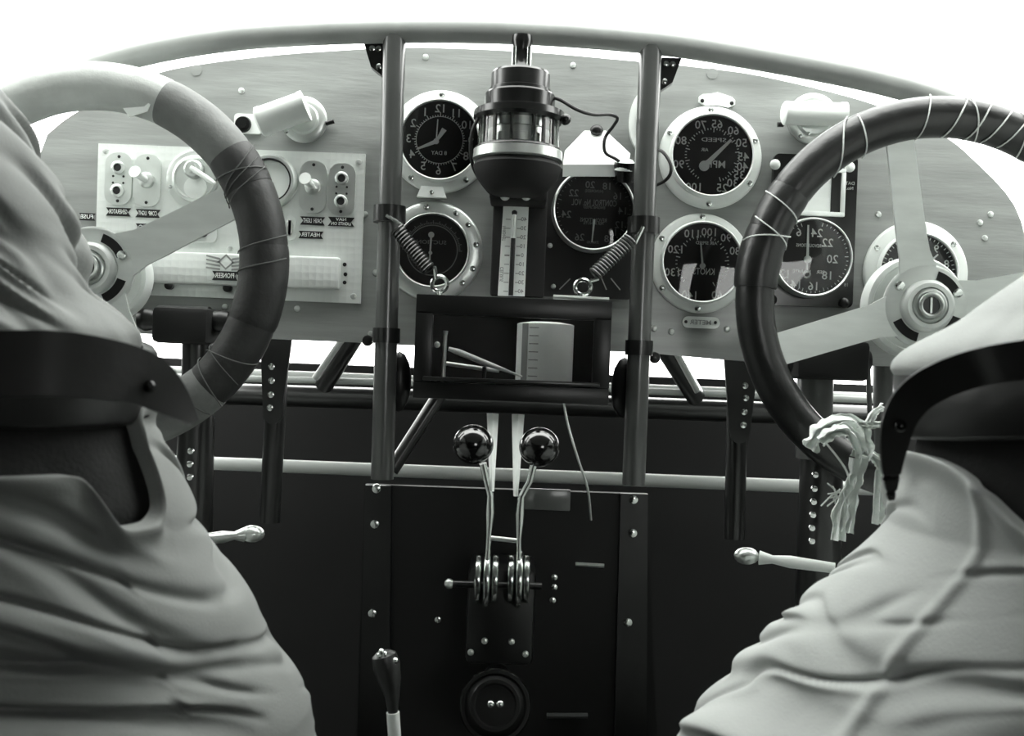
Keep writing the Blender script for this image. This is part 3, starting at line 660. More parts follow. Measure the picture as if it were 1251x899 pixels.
def strut(label, t_, b2, wt, d, rv, group):
    p, q = at(*t_, d), at(*b2, d); t = thing('riveted_strut', q, label, 'strut', group)
    MB().tube([p + Y_ * .012, q + Y_ * .012], px(13, d), 16).build('strut_tube', M['tube_dark'], t)
    g_ = []
    L = (q - p)
    e = L.normalized(); n = Vector((e.z, 0, -e.x)); m0 = p - e * .01; m1 = p + L * .40
    w0, w1 = px(wt, d), px(wt * .55, d)
    pts = [m0 + n * w0, m0 - n * w0, m1 - n * w1]
    for k in range(1, 8): pts.append(m1 - n * w1 * math.cos(PI * k / 8) + e * w1 * math.sin(PI * k / 8))
    pts.append(m1 + n * w1)
    gp = MB().prism(pts, (0, -.004, 0)).build('gusset_plate', M['tube_dark'], t)
    for u, v in rv: screw(gp, at(u, v, d - .004), .0042, 'steel', 'rivet')
    return t
strut('dark riveted strut hanging below the panel on the left, behind the left wheel', (338, 418), (326, 640), 20, 1.13, [(332, 448), (332, 465), (331, 482), (330, 498)], 'struts')
strut('dark riveted strut hanging below the panel behind the right wheel rim', (905, 442), (900, 660), 22, 1.13, [(910, 471), (911, 486), (909, 503), (908, 519)], 'struts')
# control columns
def column(label, blk, ears, col, low, rv, m, side):
    d = 1.05; c = at(*blk[0], d); t = thing('control_column', at(low[0], low[3], d), label, 'control column', 'control columns')
    MB().box(c, (px(blk[1], d), .025, px(blk[2], d)), bev=.006).build('bearing_block', M['black_matt'], t)
    MB().lathe(at(*ears[0], d), at(*ears[1], d) - at(*ears[0], d), [(0, 0), (0, .009), (.006, .012), (px(10, d), .012), (px(24, d), .009), (px(24, d), .015), (px(ears[1][0] - ears[0][0] - 24, d), .015), (px(ears[1][0] - ears[0][0] - 24, d), .009), (px(ears[1][0] - ears[0][0] - 10, d), .012), (px(ears[1][0] - ears[0][0], d), .010), (px(ears[1][0] - ears[0][0], d), 0)], 20, caps=False).build('shaft', M['black'], t)
    MB().tube([at(col[0], col[1], d + .01), at(col[0] - 2, col[2], d + .01)], px(col[3], d), 18).build('column_tube', M[m], t)
    MB().tube([at(low[0], low[1], d + .02), at(low[0] - 6, low[3], d + .02)], [px(low[2], d), px(low[2] * 1.1, d)], 18).build('lower_column', M['tube_dark'], t)
    for u, v in rv: screw(t, at(u, v, d - .012), .0036, 'steel', 'rivet')
    return t
column('black control column with side bearings under the switch panel', ((228, 398), 34, 22), ((170, 390), (280, 393)), (243, 415, 520, 20), (240, 510, 22, 720), [(233, 551), (232, 567), (232, 583)], 'tube_dark', -1)
column('dark riveted control column under the right side of the panel', ((1010, 440), 44, 24), ((960, 442), (1062, 440)), (996, 455, 560, 22), (1004, 550, 26, 800), [(996, 580), (995, 597), (994, 613), (993, 629), (992, 645), (992, 661)], 'tube', 1)
rod('hanging_rod', 'thin dark vertical rod behind the right control column', 'rod', [at(1060, 430, 1.1), at(1063, 520, 1.1)], px(3, 1.1), 'tube')
rod('side_tube', 'thick grey upright tube right of the right control column', 'tube', [at(1080, 430, 1.12), at(1083, 560, 1.12)], px(14, 1.12), 'tube')
def rudder(label, ball, end, m):
    t = thing('ball_ended_lever', at(*ball, 1.0), label, 'lever', 'ball-ended levers')
    p, q = at(*ball, 1.0), at(*end, .97)
    MB().sphere(p, px(14, 1.0), 16, (1.1, .9, .75)).build('ball_end', M['nickel'], t)
    MB().tube([p.lerp(q, .15), p.lerp(q, .3), p.lerp(q, .5), q], [.007, .004, .006, .005], 12).build('lever_rod', M[m], t)
    return t
rudder('nickel ball-ended lever poking out beside the left flyer hip', (308, 652), (235, 660), 'nickel')
rudder('nickel ball-ended lever with pale shaft beside the right flyer hip', (912, 679), (1020, 694), 'ivory')

# ---------------------------------------------------------------- centre pedestal
DK = 1.06
pd = thing('centre_pedestal', at(620, 985, DK), 'black riveted sheet-metal pedestal low between the two flyers', 'pedestal')
pts = [at(u, v, DK) for u, v in ((446, 592), (792, 604), (806, 1000), (432, 985))]
MB().prism(pts, (0, .012, 0)).build('pedestal_body', M['black_matt'], pd, smooth=20)
for (u0, u1, vt) in ((447, 478, 592), (758, 791, 602)):
    MB().prism([at(u, v, DK) for u, v in ((u0, vt), (u1, vt + 1), (u1 - 2, 900), (u0 - 8, 900))], (0, -.004, 0)).build('edge_strip', M['black'], pd)
for u, v in ((460, 597), (458, 640), (455, 749), (774, 610), (773, 651), (767, 760)): screw(pd, at(u, v, DK - .004), .0052, 'steel', 'bolt')
for u, v in ((677, 705), (677, 717), (535, 757), (675, 733)): screw(pd, at(u, v, DK), .0040, 'steel', 'bolt')
MB().tube([at(703, 689, DK - .004), at(738, 691, DK - .004)], .0022, 8).build('catch_rod', M['nickel'], pd)
MB().tube([at(668, 874, DK - .004), at(718, 874, DK - .004)], .0028, 8).build('catch_rod', M['tube'], pd)
np_ = thing('small_grey_plate', at(668, 622, 1.0), 'small grey rectangular plate right of the engine levers', 'plate')
MB().box(at(667, 610, 1.01), (px(30, 1.0), .0015, px(13, 1.0)), bev=.0008).build('plate_face', M['tube'], np_)
MB().box(at(667, 610, 1.035), (.008, .024, .006)).build('plate_bracket', M['black'], np_)
# quadrant
DQ = 0.97
qd = thing('throttle_quadrant', at(612, 800, DQ), 'engine lever quadrant with six bright disc edges on the pedestal', 'quadrant')
MB().box(at(612, 742, DQ + .05), (px(42, DQ), .04, px(60, DQ)), bev=.006).build('quadrant_housing', M['black'], qd)
for u in (584, 595, 605, 624, 634, 643):
    c = at(u, 707, DQ + .012); r = px(30 if u not in (595, 634) else 36, DQ)
    MB().lathe(c - Vector((.003, 0, 0)), (1, 0, 0), [(0, 0), (0, r * .9), (.0012, r * .985), (.003, r), (.0048, r * .985), (.006, r * .9), (.006, 0)], 40, caps=False).build('sector_disc', M['steel'], qd, c)
MB().tube([at(549, 713, DQ + .012), at(662, 716, DQ + .012)], .0035, 12).build('axle', M['tube_dark'], qd)
MB().sphere(at(549, 713, DQ + .012), .005, 12).build('axle_nut', M['nickel'], qd)
MB().tube([at(598, 657, DQ), at(636, 661, DQ)], .0022, 10).build('cross_pin', M['nickel'], qd)
for u, v in ((575, 797), (642, 799), (592, 783), (625, 784)): screw(qd, at(u, v, DQ + .009), .0032, 'nickel', 'bolt')
def lever(label, ku, kv, blade, stem):
    t = thing('engine_lever', at(stem[-1][0], stem[-1][1], DQ), label, 'lever', 'engine levers')
    k = at(ku, kv, DQ - .03); MB().sphere(k, px(25, DQ - .03), 28, (1, 1, .97)).build('knob', M['knob'], t)
    MB().tube([at(u, v, DQ - .02 + .02 * i / len(stem)) for i, (u, v) in enumerate(stem)], [.0035, .003, .0032, .0045, .0022, .0022][:len(stem)], 12).build('stem', M['steel'], t)
    (u0, v0), (u1, v1), wd = blade
    n = px(wd, DQ); a, b2 = at(u0, v0, DQ + .025), at(u1, v1, DQ - .02)
    MB().loft([[a + Vector((-n, 0, 0)), a + Vector((0, -.004, 0)), a + Vector((n, 0, 0)), a + Vector((0, .006, 0))], [b2 + Vector((-n * .35, 0, 0)), b2 + Vector((0, -.003, 0)), b2 + Vector((n * .35, 0, 0)), b2 + Vector((0, .005, 0))]]).build('blade', M['white_paint'], t, smooth=20)  # steel blade whitened in place of the light it reflects
    return t
lever('left engine lever with a black ball knob and bright blade', 578, 543, ((602, 505), (601, 600), 7.5), [(590, 566), (594, 585), (599, 605), (599, 625), (597, 655), (595, 690)])
lever('right engine lever with a black ball knob and bright blade', 659, 546, ((633, 506), (630, 606), 8), [(652, 568), (647, 588), (637, 606), (635, 628), (634, 658), (634, 692)])
rod('thin_cable', 'thin bright control wire slanting right of the right engine lever', 'wire', spline([at(688, 488, 1.0), at(694, 520, 1.0), at(706, 560, 1.0), at(718, 597, 1.01), at(722, 635, 1.03)], 4), .0012, 'nickel')
# drum at the bottom
DW = 0.93
wd = thing('trim_drum', at(605, 905, DW), 'black ringed drum with two bright bolts at the bottom centre', 'drum')
c = at(605, 862, DW); ax = (0, -1, .35)
MB().lathe(c, ax, [(-.06, px(44, DW)), (0, px(44, DW)), (.004, px(42, DW)), (.004, px(38, DW)), (.002, px(36, DW)), (.006, px(33, DW)), (.010, px(30, DW)), (.010, px(26, DW)), (.006, px(24, DW)), (.006, 0)], 56).build('drum_body', M['black_gloss'], wd)
for u in (599.5, 611): MB().sphere(at(u, 860, DW - .01), px(5, DW), 12).build('bolt', M['steel'], wd, at(u, 860, DW - .01))
MB().tube([c + Vector((.0, .05, 0)), c + Vector((0, .16, -.02))], px(20, DW), 20).build('drum_shaft', M['black'], wd)
# hand lever bottom left
DL = 0.85
hl = thing('hand_lever', at(484, 930, DL), 'hand lever with a dark grip and white shaft at bottom, left of centre', 'lever')
MB().tube([at(484, 1100, DL + .05), at(482, 899, DL), at(480, 870, DL)], px(8, DL), 16).build('lever_shaft', M['white_paint'], hl)
MB().tube([at(480, 871, DL), at(479, 850, DL), at(476, 830, DL), at(472, 812, DL), at(469, 800, DL), at(468, 796, DL)], [px(6, DL), px(9, DL), px(14, DL), px(17, DL), px(15, DL), px(9, DL)], 20).build('grip', M['leather_worn'], hl)
for u, v in ((463, 801), (466, 796), (483, 807), (470, 799)): MB().sphere(at(u, v, DL - .012), .0026, 10).build('grip_stud', M['steel'], hl, at(u, v, DL - .012))

# ---------------------------------------------------------------- steering wheels
def wheel(name, label, hub, rimc, R, tr, D, spokes, wraps, disc, side):
    """flat-spoked wheel; rim radius R and tube radius tr in pixels at depth D"""
    c = at(*rimc, D); hb = at(*hub, D + .022); t = thing(name, hb, label, 'steering wheel')
    r, q = px(R - tr, D), px(tr, D)
    def P(a, dr=0): a = math.radians(a); return c + Vector(((r + dr) * math.cos(a), 0, (r + dr) * math.sin(a)))
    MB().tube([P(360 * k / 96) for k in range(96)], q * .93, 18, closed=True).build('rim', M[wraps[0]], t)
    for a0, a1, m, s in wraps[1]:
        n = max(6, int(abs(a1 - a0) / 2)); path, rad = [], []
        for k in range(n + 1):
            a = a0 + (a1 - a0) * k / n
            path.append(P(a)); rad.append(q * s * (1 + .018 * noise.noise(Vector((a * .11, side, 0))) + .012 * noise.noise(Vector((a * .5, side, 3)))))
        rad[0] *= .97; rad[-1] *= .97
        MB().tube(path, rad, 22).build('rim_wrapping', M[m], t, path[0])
    # spokes: flat alloy bars from the hub to the rim
    sp_ = []
    for a, w0, w1 in spokes:
        ea = math.radians(a); e = Vector((math.cos(ea), 0, math.sin(ea))); n = Vector((-e.z, 0, e.x))
        end = c + e * (r - q * .3); st = hb + e * px(34, D)
        L0 = px(w0, D); L1 = px(w1, D); d1 = (end - st)
        rings = []
        for s_, ww in ((0, L0 * 1.35), (.18, L0 * 1.02), (.3, L0), (.9, L1), (1, L1 * 1.02)):
            p = st + d1 * s_; y = hb.y + (c.y - hb.y) * (s_ ** 2)
            p.y = y
            rings.append([p + n * ww, p - n * ww, p - n * ww + Y_ * .003, p + n * ww + Y_ * .003])
        MB().loft(rings).build('spoke', M['alloy'], t, st)
        cc = end - e * .010
    # hub plate with slots
    MB().lathe(hb, (0, -1, 0), [(-.006, px(30, D)), (-.006, px(52, D)), (-.001, px(53, D)), (0.0008, px(50, D)), (.001, px(30, D))], 48, caps=False).build('hub_plate', M['alloy'], t)
    for a in (48, 232, 318):
        vs = []
        for k in range(9):
            aa = math.radians(a - 24 + 6 * k); e = Vector((math.cos(aa), 0, math.sin(aa)))
            vs += [hb + e * px(35, D), hb + e * px(46, D)]
        pl_ = [v for v in vs[0::2]] + [v for v in vs[1::2]][::-1]
        MB().prism([v + Vector((0, -.0008, 0)) for v in pl_], (0, -.0014, 0)).build('hub_slot', M['black_matt'], t)
    MB().lathe(hb, (0, -1, 0), [(0, px(33, D)), (.008, px(32, D)), (.011, px(28, D)), (.011, px(23, D)), (.006, px(22, D)), (.006, 0)], 40).build('hub_boss', M['ivory'], t)
    for rr, hh in ((19, .010), (13.5, .014)):
        MB().tube([hb + Vector((px(rr, D) * math.cos(x), -hh, px(rr, D) * math.sin(x))) for x in (2 * PI * k / 36 for k in range(36))], px(2.6, D), 8, closed=True).build('hub_ring', M['nickel'], t)
    MB().lathe(hb, (0, -1, 0), [(.006, px(11, D)), (.012, px(11, D)), (.012, 0)], 24).build('hub_cap', M['black_gloss'], t)
    MB().box(hb + Vector((0, -.0125, 0)), (px(1.3, D), .0008, px(9.5, D))).build('hub_key', M['nickel'], t, smooth=0)
    for a in (145, 25):
        e = Vector((math.cos(math.radians(a)), 0, math.sin(math.radians(a)))); screw(t, hb + e * px(42, D) + Vector((0, -.002, 0)), .005, 'steel', 'rivet')
    dcx, dcy, dR = disc; dcn = at(dcx, dcy, D + .055)
    MB().lathe(dcn, (0, -1, 0), [(-.02, px(dR - 12, D)), (-.012, px(dR, D)), (0, px(dR, D)), (.004, px(dR - 3, D)), (.004, px(dR - 9, D)), (.001, px(dR - 11, D)), (.001, 0)], 56).build('drum_disc', M['ivory'], t)
    MB().tube([hb, Vector((dcn.x, DP - .004, dcn.z))], px(22, D), 20).build('wheel_shaft', M['tube_dark'], t)
    return t, c, r, q, P
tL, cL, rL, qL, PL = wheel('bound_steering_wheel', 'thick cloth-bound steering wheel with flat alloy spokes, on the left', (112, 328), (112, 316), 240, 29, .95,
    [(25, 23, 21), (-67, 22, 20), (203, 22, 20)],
    ('tape_dark_shaded', [(66, 190, 'tape_pale_lit', 1.0), (38, 68, 'tape_half_lit', 1.0), (26, 39, 'tape_dark_shaded', 1.03), (5, 27, 'tape_dark_shaded', 1.0), (-20, 6, 'tape_dark_shaded', 1.035), (-46, -19, 'tape_dark_shaded', 1.0), (-70, -45, 'tape_half_lit', 1.03), (-110, -69, 'tape_half_lit', 1.0)]), (128, 338, 58), -1)
tR, cR, rR, qR, PR = wheel('leather_steering_wheel', 'black leather steering wheel with flat alloy spokes, on the right', (1131, 374), (1147, 368), 250, 25, .95,
    [(105, 19, 17), (199, 21, 20), (12, 20, 18)],
    ('leather', [(146, 160, 'leather_worn', 1.03), (160, 178, 'leather', 1.06), (60, 146, 'leather_worn', 1.0)]), (1118, 375, 66), 1)
# loose threads and seams on the wheels
def threads(t, P, q, items, m='thread', r=.0007):
    for a0, a1, ph in items:
        path = []
        for k in range(11):
            s = k / 10; a = a0 + (a1 - a0) * s; p = P(a); e = (P(a, .01) - p).normalized()
            f = PI * (.05 + .9 * s) + ph
            path.append(p + (e * math.cos(f) * 1.07 - Y_ * abs(math.sin(f)) * 1.07) * q)
        MB().tube(path, r, 6).build('loose_thread', M[m], t, path[0])
threads(tR, PR, qR, [(119, 133, 0), (117, 121, .4), (95, 101, 0), (84, 92, 0), (78, 84, .2), (86, 80, 0), (71, 78, 0), (70, 64, .1), (66, 72, 0), (150, 154, 0), (158, 164, .3), (165, 159, 0)])
threads(tL, PL, qL, [(37, 26, 0), (33, 24, .2), (30, 22, 0), (29, 34, .1), (9, 4, 0), (2, -4, .2), (-30, -36, 0), (-38, -33, .3), (-46, -40, .1), (-50, -54, .2)], 'thread_grey', .0006)
MB().prism([at(u, v, .93) for u, v in ((150, 132), (176, 130), (186, 122), (180, 136), (158, 143))], (0, .001, 0)).build('tape_end', M['white_paint'], tL)
# white rag knotted to the right wheel
rg = thing('white_rag', at(1040, 560, .92), 'frayed white rag knotted round the bottom of the right wheel rim', 'rag')
def strip(pts, wd, seed):
    sp2 = spline(pts, 7); rings = []
    for i, p in enumerate(sp2):
        tg = (sp2[min(i + 1, len(sp2) - 1)] - sp2[max(i - 1, 0)]).normalized(); n = tg.cross(Y_).normalized()
        ww = wd * (.75 + .5 * noise.noise(Vector((i * .35, seed, 0)))) ; f = .5 * noise.noise(Vector((i * .2, seed, 9)))
        m = n + Y_ * f; ring = []
        for k in range(10):
            x = -1 + 2 * k / 9; ring.append(p + m * ww * x - Y_ * (.004 * math.cos(x * 6 + seed + i * .2) + .002))
        rings.append(ring + [v + Y_ * .0015 for v in ring[::-1]])
    MB().loft(rings).build('rag_strip', M['rag'], rg, sp2[0])
dr_ = .905
strip([at(988, 548, dr_), at(1000, 530, dr_), at(1020, 517, dr_), at(1044, 519, dr_), at(1055, 540, dr_), at(1050, 560, dr_)], .010, 1)
strip([at(1002, 540, dr_ - .005), at(1018, 528, dr_ - .008), at(1034, 526, dr_ - .01), at(1046, 540, dr_ - .01), at(1052, 558, dr_), at(1046, 585, dr_), at(1040, 615, dr_), at(1033, 650, dr_)], .0075, 2)
strip([at(1050, 552, dr_), at(1066, 557, dr_), at(1074, 568, dr_), at(1074, 590, dr_), at(1073, 640, dr_)], .006, 3)
strip([at(1046, 560, dr_), at(1040, 590, dr_), at(1026, 620, dr_), at(1024, 660, dr_)], .008, 4)
strip([at(1058, 522, dr_), at(1066, 505, dr_), at(1078, 496, dr_ + .01)], .004, 5)
strip([at(1045, 519, dr_), at(1065, 519, dr_), at(1085, 518, dr_ + .01)], .004, 6)
for k in range(14):
    p = at(1026 + random.uniform(-8, 8), 603 + random.uniform(-6, 6), dr_ - .004); MB().tube([p, p + Vector((random.uniform(-.012, .004), 0, random.uniform(-.014, .010)))], .0007, 5).build('frayed_thread', M['thread'], rg, p)
MB().tube(spline([at(1008, 540, dr_ - .012), at(1022, 557, dr_ - .012), at(1034, 575, dr_ - .01), at(1038, 592, dr_)], 5), .0009, 6).build('frayed_thread', M['thread'], rg)

# ---------------------------------------------------------------- flyers
def lerp_sec(secs, z):
    for (a, b2) in zip(secs, secs[1:]):
        if a[0] <= z <= b2[0]:
            s = (z - a[0]) / (b2[0] - a[0]); s = s * s * (3 - 2 * s) * .4 + s * .6
            return [x + (y - x) * s for x, y in zip(a, b2)]
    return list(secs[0] if z < secs[0][0] else secs[-1])
def cloth(name, m, parent, secs, sx, z0, z1, grow, fold, nz=190, na=300, label=None, thick=.004):
    """shell of cloth lofted round the body; z0, z1 may depend on the angle"""
    rings = []
    for i in range(nz + 1):
        ring = []
        for k in range(na):
            f = 2 * PI * k / na
            za, zb = z0(f), z1(f); z = za + (zb - za) * i / nz
            _, cx_, cy_, a, b2 = lerp_sec(secs, z)
            e = Vector((-math.cos(f) * a, math.sin(f) * b2, 0)); nrm = Vector((-math.cos(f) * b2, math.sin(f) * a, 0)).normalized()
            p = Vector((cx_, cy_, z)) + e
            dsp = grow + fold(f, z, i / nz)
            p = p + nrm * dsp
            ring.append(Vector((p.x * sx, p.y, p.z + ZC)))
        rings.append(ring)
    # turned-in edges give the cloth a thickness
    def shrink(r, q):
        c = sum(r, Vector()) / len(r); return [v + (c - v).normalized() * q for v in r]
    rings = [shrink(rings[0], .012)] + [shrink(rings[0], thick)] + rings + [shrink(rings[-1], thick)] + [shrink(rings[-1], .012)]
    return MB().loft(rings, True, False).build(name, M[m], parent, smooth=180, label=label)
def ridge(x): return 1 - abs(x) * 2
def flyer(side, label, secs, belt_z, hem, fj, ft, tongue, jbulge):
    sx = side
    hipc = Vector((secs[0][1] * sx, secs[0][2], ZC - .40)); t = thing('person', hipc, label, 'person', None)
    # body: one continuous skinned figure, sitting and leaning to the side
    def V(x, y, z): return Vector((x * sx, y, z + ZC))
    J = [(V(.40, .72, -.30), .11), (V(.41, .71, -.12), .10), (V(.45, .70, .05), .10), (V(.56, .70, .20), .10), (V(.66, .70, .28), .055), (V(.71, .71, .34), .05), (V(.755, .73, .40), .085), (V(.79, .735, .46), .075)]
    E = [(0, 1), (1, 2), (2, 3), (3, 4), (4, 5), (5, 6), (6, 7)]
    def chain(root, pts):
        i0 = root
        for p, r in pts:
            J.append((p, r)); E.append((i0, len(J) - 1)); i0 = len(J) - 1
        return i0
    for o_ in (-.03, .13):
        chain(0, [(V(.40 + o_, .78, -.33), .085), (V(.42 + o_ * 1.3, 1.08, -.34), .062), (V(.43 + o_ * 1.3, 1.13, -.42), .055), (V(.44 + o_ * 1.3, 1.20, -.68), .045), (V(.44 + o_ * 1.3, 1.22, -.86), .035), (V(.45 + o_ * 1.4, 1.32, -.90), .03)])
    for o_ in (-.06, .14):   # arms: the hands rest on the sill outside
        sh = V(.62 + o_, .72, .19 - o_ * .3)
        el = V(.74 + o_ * .6, .84, .08); wr = V(.83, .98 + o_ * .5, .04 + abs(o_) * .1)
        h = chain(3, [(sh, .055), (el, .042), (wr, .028), (wr + Vector((.04 * sx, .05, -.005)), .03)])
        for k in range(4):
            b0 = J[h][0] + Vector(((.012 - .016 * (k - 1.5) * .6) * sx, (.014 * (k - 1.5)), 0)); L = (.036, .042, .039, .031)[k]
            chain(h, [(b0 + Vector((.02 * sx, .006, .004)), .0085), (b0 + Vector(((.02 + L * .6) * sx, .01, -.002)), .008), (b0 + Vector(((.02 + L) * sx, .012, -.018)), .007)])
        chain(h, [(J[h][0] + Vector((-.005 * sx, .035, .004)), .009), (J[h][0] + Vector((.02 * sx, .055, -.002)), .008)])
    me = bpy.data.meshes.new('body'); me.from_pydata([p - hipc for p, _ in J], E, []); me.materials.append(M['skin'])
    bo = bpy.data.objects.new('body', me); link(bo, t, hipc)
    md = bo.modifiers.new('skin', 'SKIN'); 
    if not me.skin_vertices: 
        bm_ = bmesh.new(); bm_.from_mesh(me); bm_.verts.layers.skin.verify(); bm_.to_mesh(me); bm_.free()
    for i, (_, r) in enumerate(J): me.skin_vertices[0].data[i].radius = (r, r)
    me.skin_vertices[0].data[0].use_root = True; md.use_smooth_shade = True
    bo.modifiers.new('sub', 'SUBSURF').levels = 1; bo.modifiers['sub'].render_levels = 2
    MB().sphere(V(.79, .72, .45), .10, 20, (.9, 1.05, .85)).build('hair', M['hair'], t)
    # sleeves
    for o_ in (-.06, .14):
        sh = V(.62 + o_, .72, .19 - o_ * .3); el = V(.74 + o_ * .6, .84, .08); wr = V(.83, .98 + o_ * .5, .04 + abs(o_) * .1)
        pth = spline([V(.58 + o_ * .3, .71, .17), sh, el, wr], 12)
        MB().tube(pth, [.075 - .03 * k / (len(pth) - 1) + .006 * noise.noise(Vector((k * .5, o_, side))) for k in range(len(pth))], 20).build('sleeve', M['canvas_dark'], t)
    # trouser legs
    for o_ in (-.03, .13):
        pth = spline([V(.40 + o_, .76, -.33), V(.42 + o_ * 1.3, 1.06, -.34), V(.43 + o_ * 1.3, 1.14, -.43), V(.44 + o_ * 1.3, 1.20, -.68), V(.44 + o_ * 1.3, 1.22, -.84)], 10)
        MB().tube(pth, [.105 - .045 * k / (len(pth) - 1) + .006 * noise.noise(Vector((k * .6, o_, side))) for k in range(len(pth))], 20).build('trouser_leg', M['canvas'], t)
        MB().tube([V(.44 + o_ * 1.3, 1.20, -.87), V(.44 + o_ * 1.3, 1.24, -.905), V(.45 + o_ * 1.4, 1.34, -.92)], [.045, .045, .032], 16).build('boot', M['leather'], t)
    cv = 'canvas_left' if side < 0 else 'canvas'
    cloth('shirt', 'canvas_left' if side < 0 else 'canvas_dark', t, secs, sx, lambda f: belt_z(f) + jbulge[0], lambda f: .328, .004, fj, label='pale shirt bloused over the belt')
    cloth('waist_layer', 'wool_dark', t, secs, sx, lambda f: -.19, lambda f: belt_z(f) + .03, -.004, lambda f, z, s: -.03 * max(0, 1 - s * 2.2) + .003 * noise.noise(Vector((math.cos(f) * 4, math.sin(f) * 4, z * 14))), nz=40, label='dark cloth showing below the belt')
    cloth('trousers', cv, t, secs, sx, lambda f: -.40, hem, .004, ft, nz=220, na=560)
    # belt
    rings = []
    n = 120
    for q_, g_ in ((-.024, .004), (-.024, .011), (-.020, .014), (.020, .014), (.024, .011), (.024, .004)):
        ring = []
        for k in range(n):
            f = 2 * PI * k / n; z = belt_z(f) + q_; _, cx_, cy_, a, b2 = lerp_sec(secs, belt_z(f))
            nrm = Vector((-math.cos(f) * b2, math.sin(f) * a, 0)).normalized(); p = Vector((cx_ - math.cos(f) * a, cy_ + math.sin(f) * b2, z)) + nrm * (g_ + .003)
            ring.append(V(p.x, p.y, p.z))
        rings.append(ring)
    rings.append(rings[0])
    bl = MB().loft(rings, True, False).build('belt', M['belt'], t, smooth=60)
    # loose tongue of the belt
    sp2 = spline(tongue[0], 8); rr = []
    for i, p in enumerate(sp2):
        tg = (sp2[min(i + 1, len(sp2) - 1)] - sp2[max(i - 1, 0)]).normalized(); n_ = tg.cross(Y_).normalized(); s = i / (len(sp2) - 1)
        if n_.z < 0 or (abs(n_.z) < .15 and n_.x * sx > 0): n_ = -n_
        n_ = (n_ + Y_ * tongue[2] * s).normalized()
        ww = tongue[1] * (1 if s < .6 else 1 - .85 * ((s - .6) / .4) ** 2); o2 = tg.cross(n_).normalized() * .0018
        rr.append([p + n_ * ww + o2, p - n_ * ww + o2, p - n_ * ww - o2, p + n_ * ww - o2])
    MB().loft(rr).build('belt_tongue', M['belt'], bl)
    c = sp2[int(len(sp2) * .72)]; MB().sphere(c + Vector((0, -.004, 0)), .004, 10).build('belt_stud', M['black_gloss'], bl)
    return t
# sections: z, centre x, centre y, half width, half depth   (x counted outwards from the middle)
secL = [(-0.42, 0.405, 0.74, 0.305, 0.21), (-0.25, 0.408, 0.72, 0.267, 0.19), (-0.18, 0.413, 0.715, 0.234, 0.17), (-0.115, 0.42, 0.71, 0.2, 0.15), (-0.035, 0.423, 0.7, 0.165, 0.125), (0.01, 0.442, 0.7, 0.16, 0.12), (0.09, 0.485, 0.7, 0.17, 0.125), (0.15, 0.52, 0.7, 0.172, 0.13), (0.2, 0.555, 0.7, 0.175, 0.13), (0.3, 0.69, 0.7, 0.14, 0.1), (0.33, 0.72, 0.7, 0.07, 0.07)]
secR = [(-0.42, 0.4, 0.72, 0.32, 0.21), (-0.25, 0.41, 0.72, 0.274, 0.19), (-0.18, 0.43, 0.715, 0.229, 0.17), (-0.1, 0.46, 0.71, 0.185, 0.15), (-0.035, 0.448, 0.7, 0.165, 0.125), (0.01, 0.458, 0.7, 0.17, 0.12), (0.05, 0.51, 0.7, 0.18, 0.125), (0.1, 0.57, 0.7, 0.185, 0.13), (0.2, 0.66, 0.7, 0.19, 0.13), (0.3, 0.72, 0.7, 0.15, 0.1), (0.33, 0.73, 0.7, 0.07, 0.07)]
def beltL(f): return -.002 + .010 * math.sin(f) - .020 * math.cos(f)
def beltR(f): return .004 - .018 * math.cos(f) - .004 * math.sin(f)
def bumpf(x, w_): return math.exp(-(x / w_) ** 2)
def angd(f, a): return (f - a + PI) % (2 * PI) - PI
def hemL(f):
    # trouser top: up to the belt on the inner side, torn open at the back
    d_ = math.degrees(angd(f, 0)); sg = lambda x: 1 / (1 + math.exp(-max(-40, min(40, x))))
    if d_ > 30: return -.035 - .05 * sg((d_ - 50) * .3)
    return -.032 - .078 * sg((-12 - d_) * .45) + .035 * sg((-31 - d_) * 1.2)
def hemR(f):
    d_ = angd(f, math.radians(-5)); return -.045 - .06 * (1 / (1 + math.exp(-(abs(d_) - .5) * 9))) + .035 * (1 / (1 + math.exp(-(abs(d_) - 1.1) * 7)))
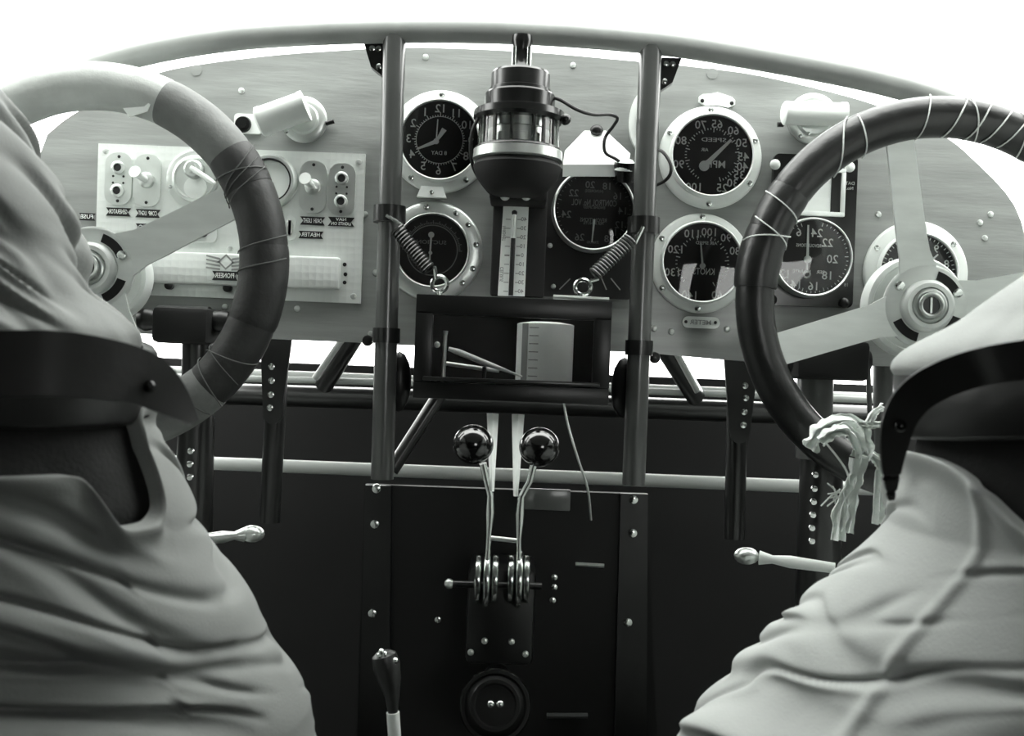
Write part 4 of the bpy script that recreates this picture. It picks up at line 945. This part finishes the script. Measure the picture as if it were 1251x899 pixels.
def folds(seed, fx, fz, amp, tilt=0.0, rag=.5):
    """cloth creases: soft puffs between sharp valleys, drawn out round the body"""
    def g(f, z, s):
        zz = (z + tilt * math.cos(f - .6)) * fz
        c, n_ = math.cos(f) * fx, math.sin(f) * fx
        wob = noise.noise(Vector((c * 2.2 + seed, n_ * 2.2, z * 7)))
        n1 = noise.noise(Vector((c + seed, n_, zz + wob * .8))); n2 = noise.noise(Vector((c * 2.3, n_ * 2.3 + seed, zz * 1.9 + wob)))
        sm = lambda x: max(0, min(1, x))
        m1 = sm(.55 + 2.2 * noise.noise(Vector((c * 2 + 7, n_ * 2 + seed, z * 7)))); m2 = sm(.4 + 2.2 * noise.noise(Vector((c * 3 + 17, n_ * 3 + seed, z * 9 + 4))))
        v1 = math.exp(-(n1 / .11) ** 2) - .55 * math.exp(-((n1 - .2) / .13) ** 2); v2 = math.exp(-(n2 / .12) ** 2) - .5 * math.exp(-((n2 - .22) / .15) ** 2)
        return -amp * m1 * v1 - amp * .75 * m2 * v2 + amp * .5 * wob
    return g
def jl(f, z, s):
    return folds(3, .8, 11, .013, .20)(f, z, s) * min(1, s * 6 + .2) + .018 * bumpf(s - .05, .06)
def tl(f, z, s):
    lip = .010 * bumpf(s - 1.0, .035)
    return folds(11, .62, 19, .0085, .06)(f, z, s) * min(1, (1 - s) * 6 + .3) + lip
def jr(f, z, s):
    return folds(23, .8, 10, .012, -.14)(f, z, s) * min(1, s * 5 + .1) + .022 * bumpf(s - .06, .08)
def trr(f, z, s):
    seam = .004 * bumpf(angd(f, math.radians(-28 - 40 * (1 - s) * .3)), .03)
    return folds(31, .60, 18, .0085, .06)(f, z, s) * min(1, (1 - s) * 6 + .3) + .010 * bumpf(s - 1.0, .035) + seam
flyer(-1, 'person from behind in shade-greyed canvas clothes and wide black belt, seated at the cloth-bound wheel', secL, beltL, hemL, jl, tl,
      ([at(-30, 446, .56), at(60, 444, .57), at(120, 450, .585), at(165, 461, .60), at(198, 481, .615), at(237, 516, .63)], .0185, 1.1), (.018,))
flyer(1, 'person from behind in pale canvas clothes and black belt, seated at the black leather wheel', secR, beltR, hemR, jr, trr,
      ([at(1262, 438, .565), at(1225, 443, .575), at(1190, 450, .59), at(1150, 464, .60), at(1118, 484, .61), at(1098, 515, .62), at(1090, 560, .63), at(1088, 610, .64)], .011, 0), (.016,))
# seats under them
def seat(x, label):
    t = thing('bucket_seat', (x, .70, 0), label, 'seat', 'seats')
    MB().box((x, .74, ZC - .46), (.22, .22, .035), bev=.02).build('seat_cushion', M['leather'], t)
    MB().box((x, .74, ZC - .505), (.22, .22, .01), bev=.003).build('seat_pan', M['tube_dark'], t)
    for sx in (-1, 1):
        for sy in (-1, 1): MB().tube([(x + sx * .19, .74 + sy * .19, ZC - .51), (x + sx * .19, .74 + sy * .19, 0.0)], .012, 10).build('leg', M['tube_dark'], t)
seat(-.39, 'black cushioned seat under the left flyer'); seat(.38, 'black cushioned seat under the right flyer')
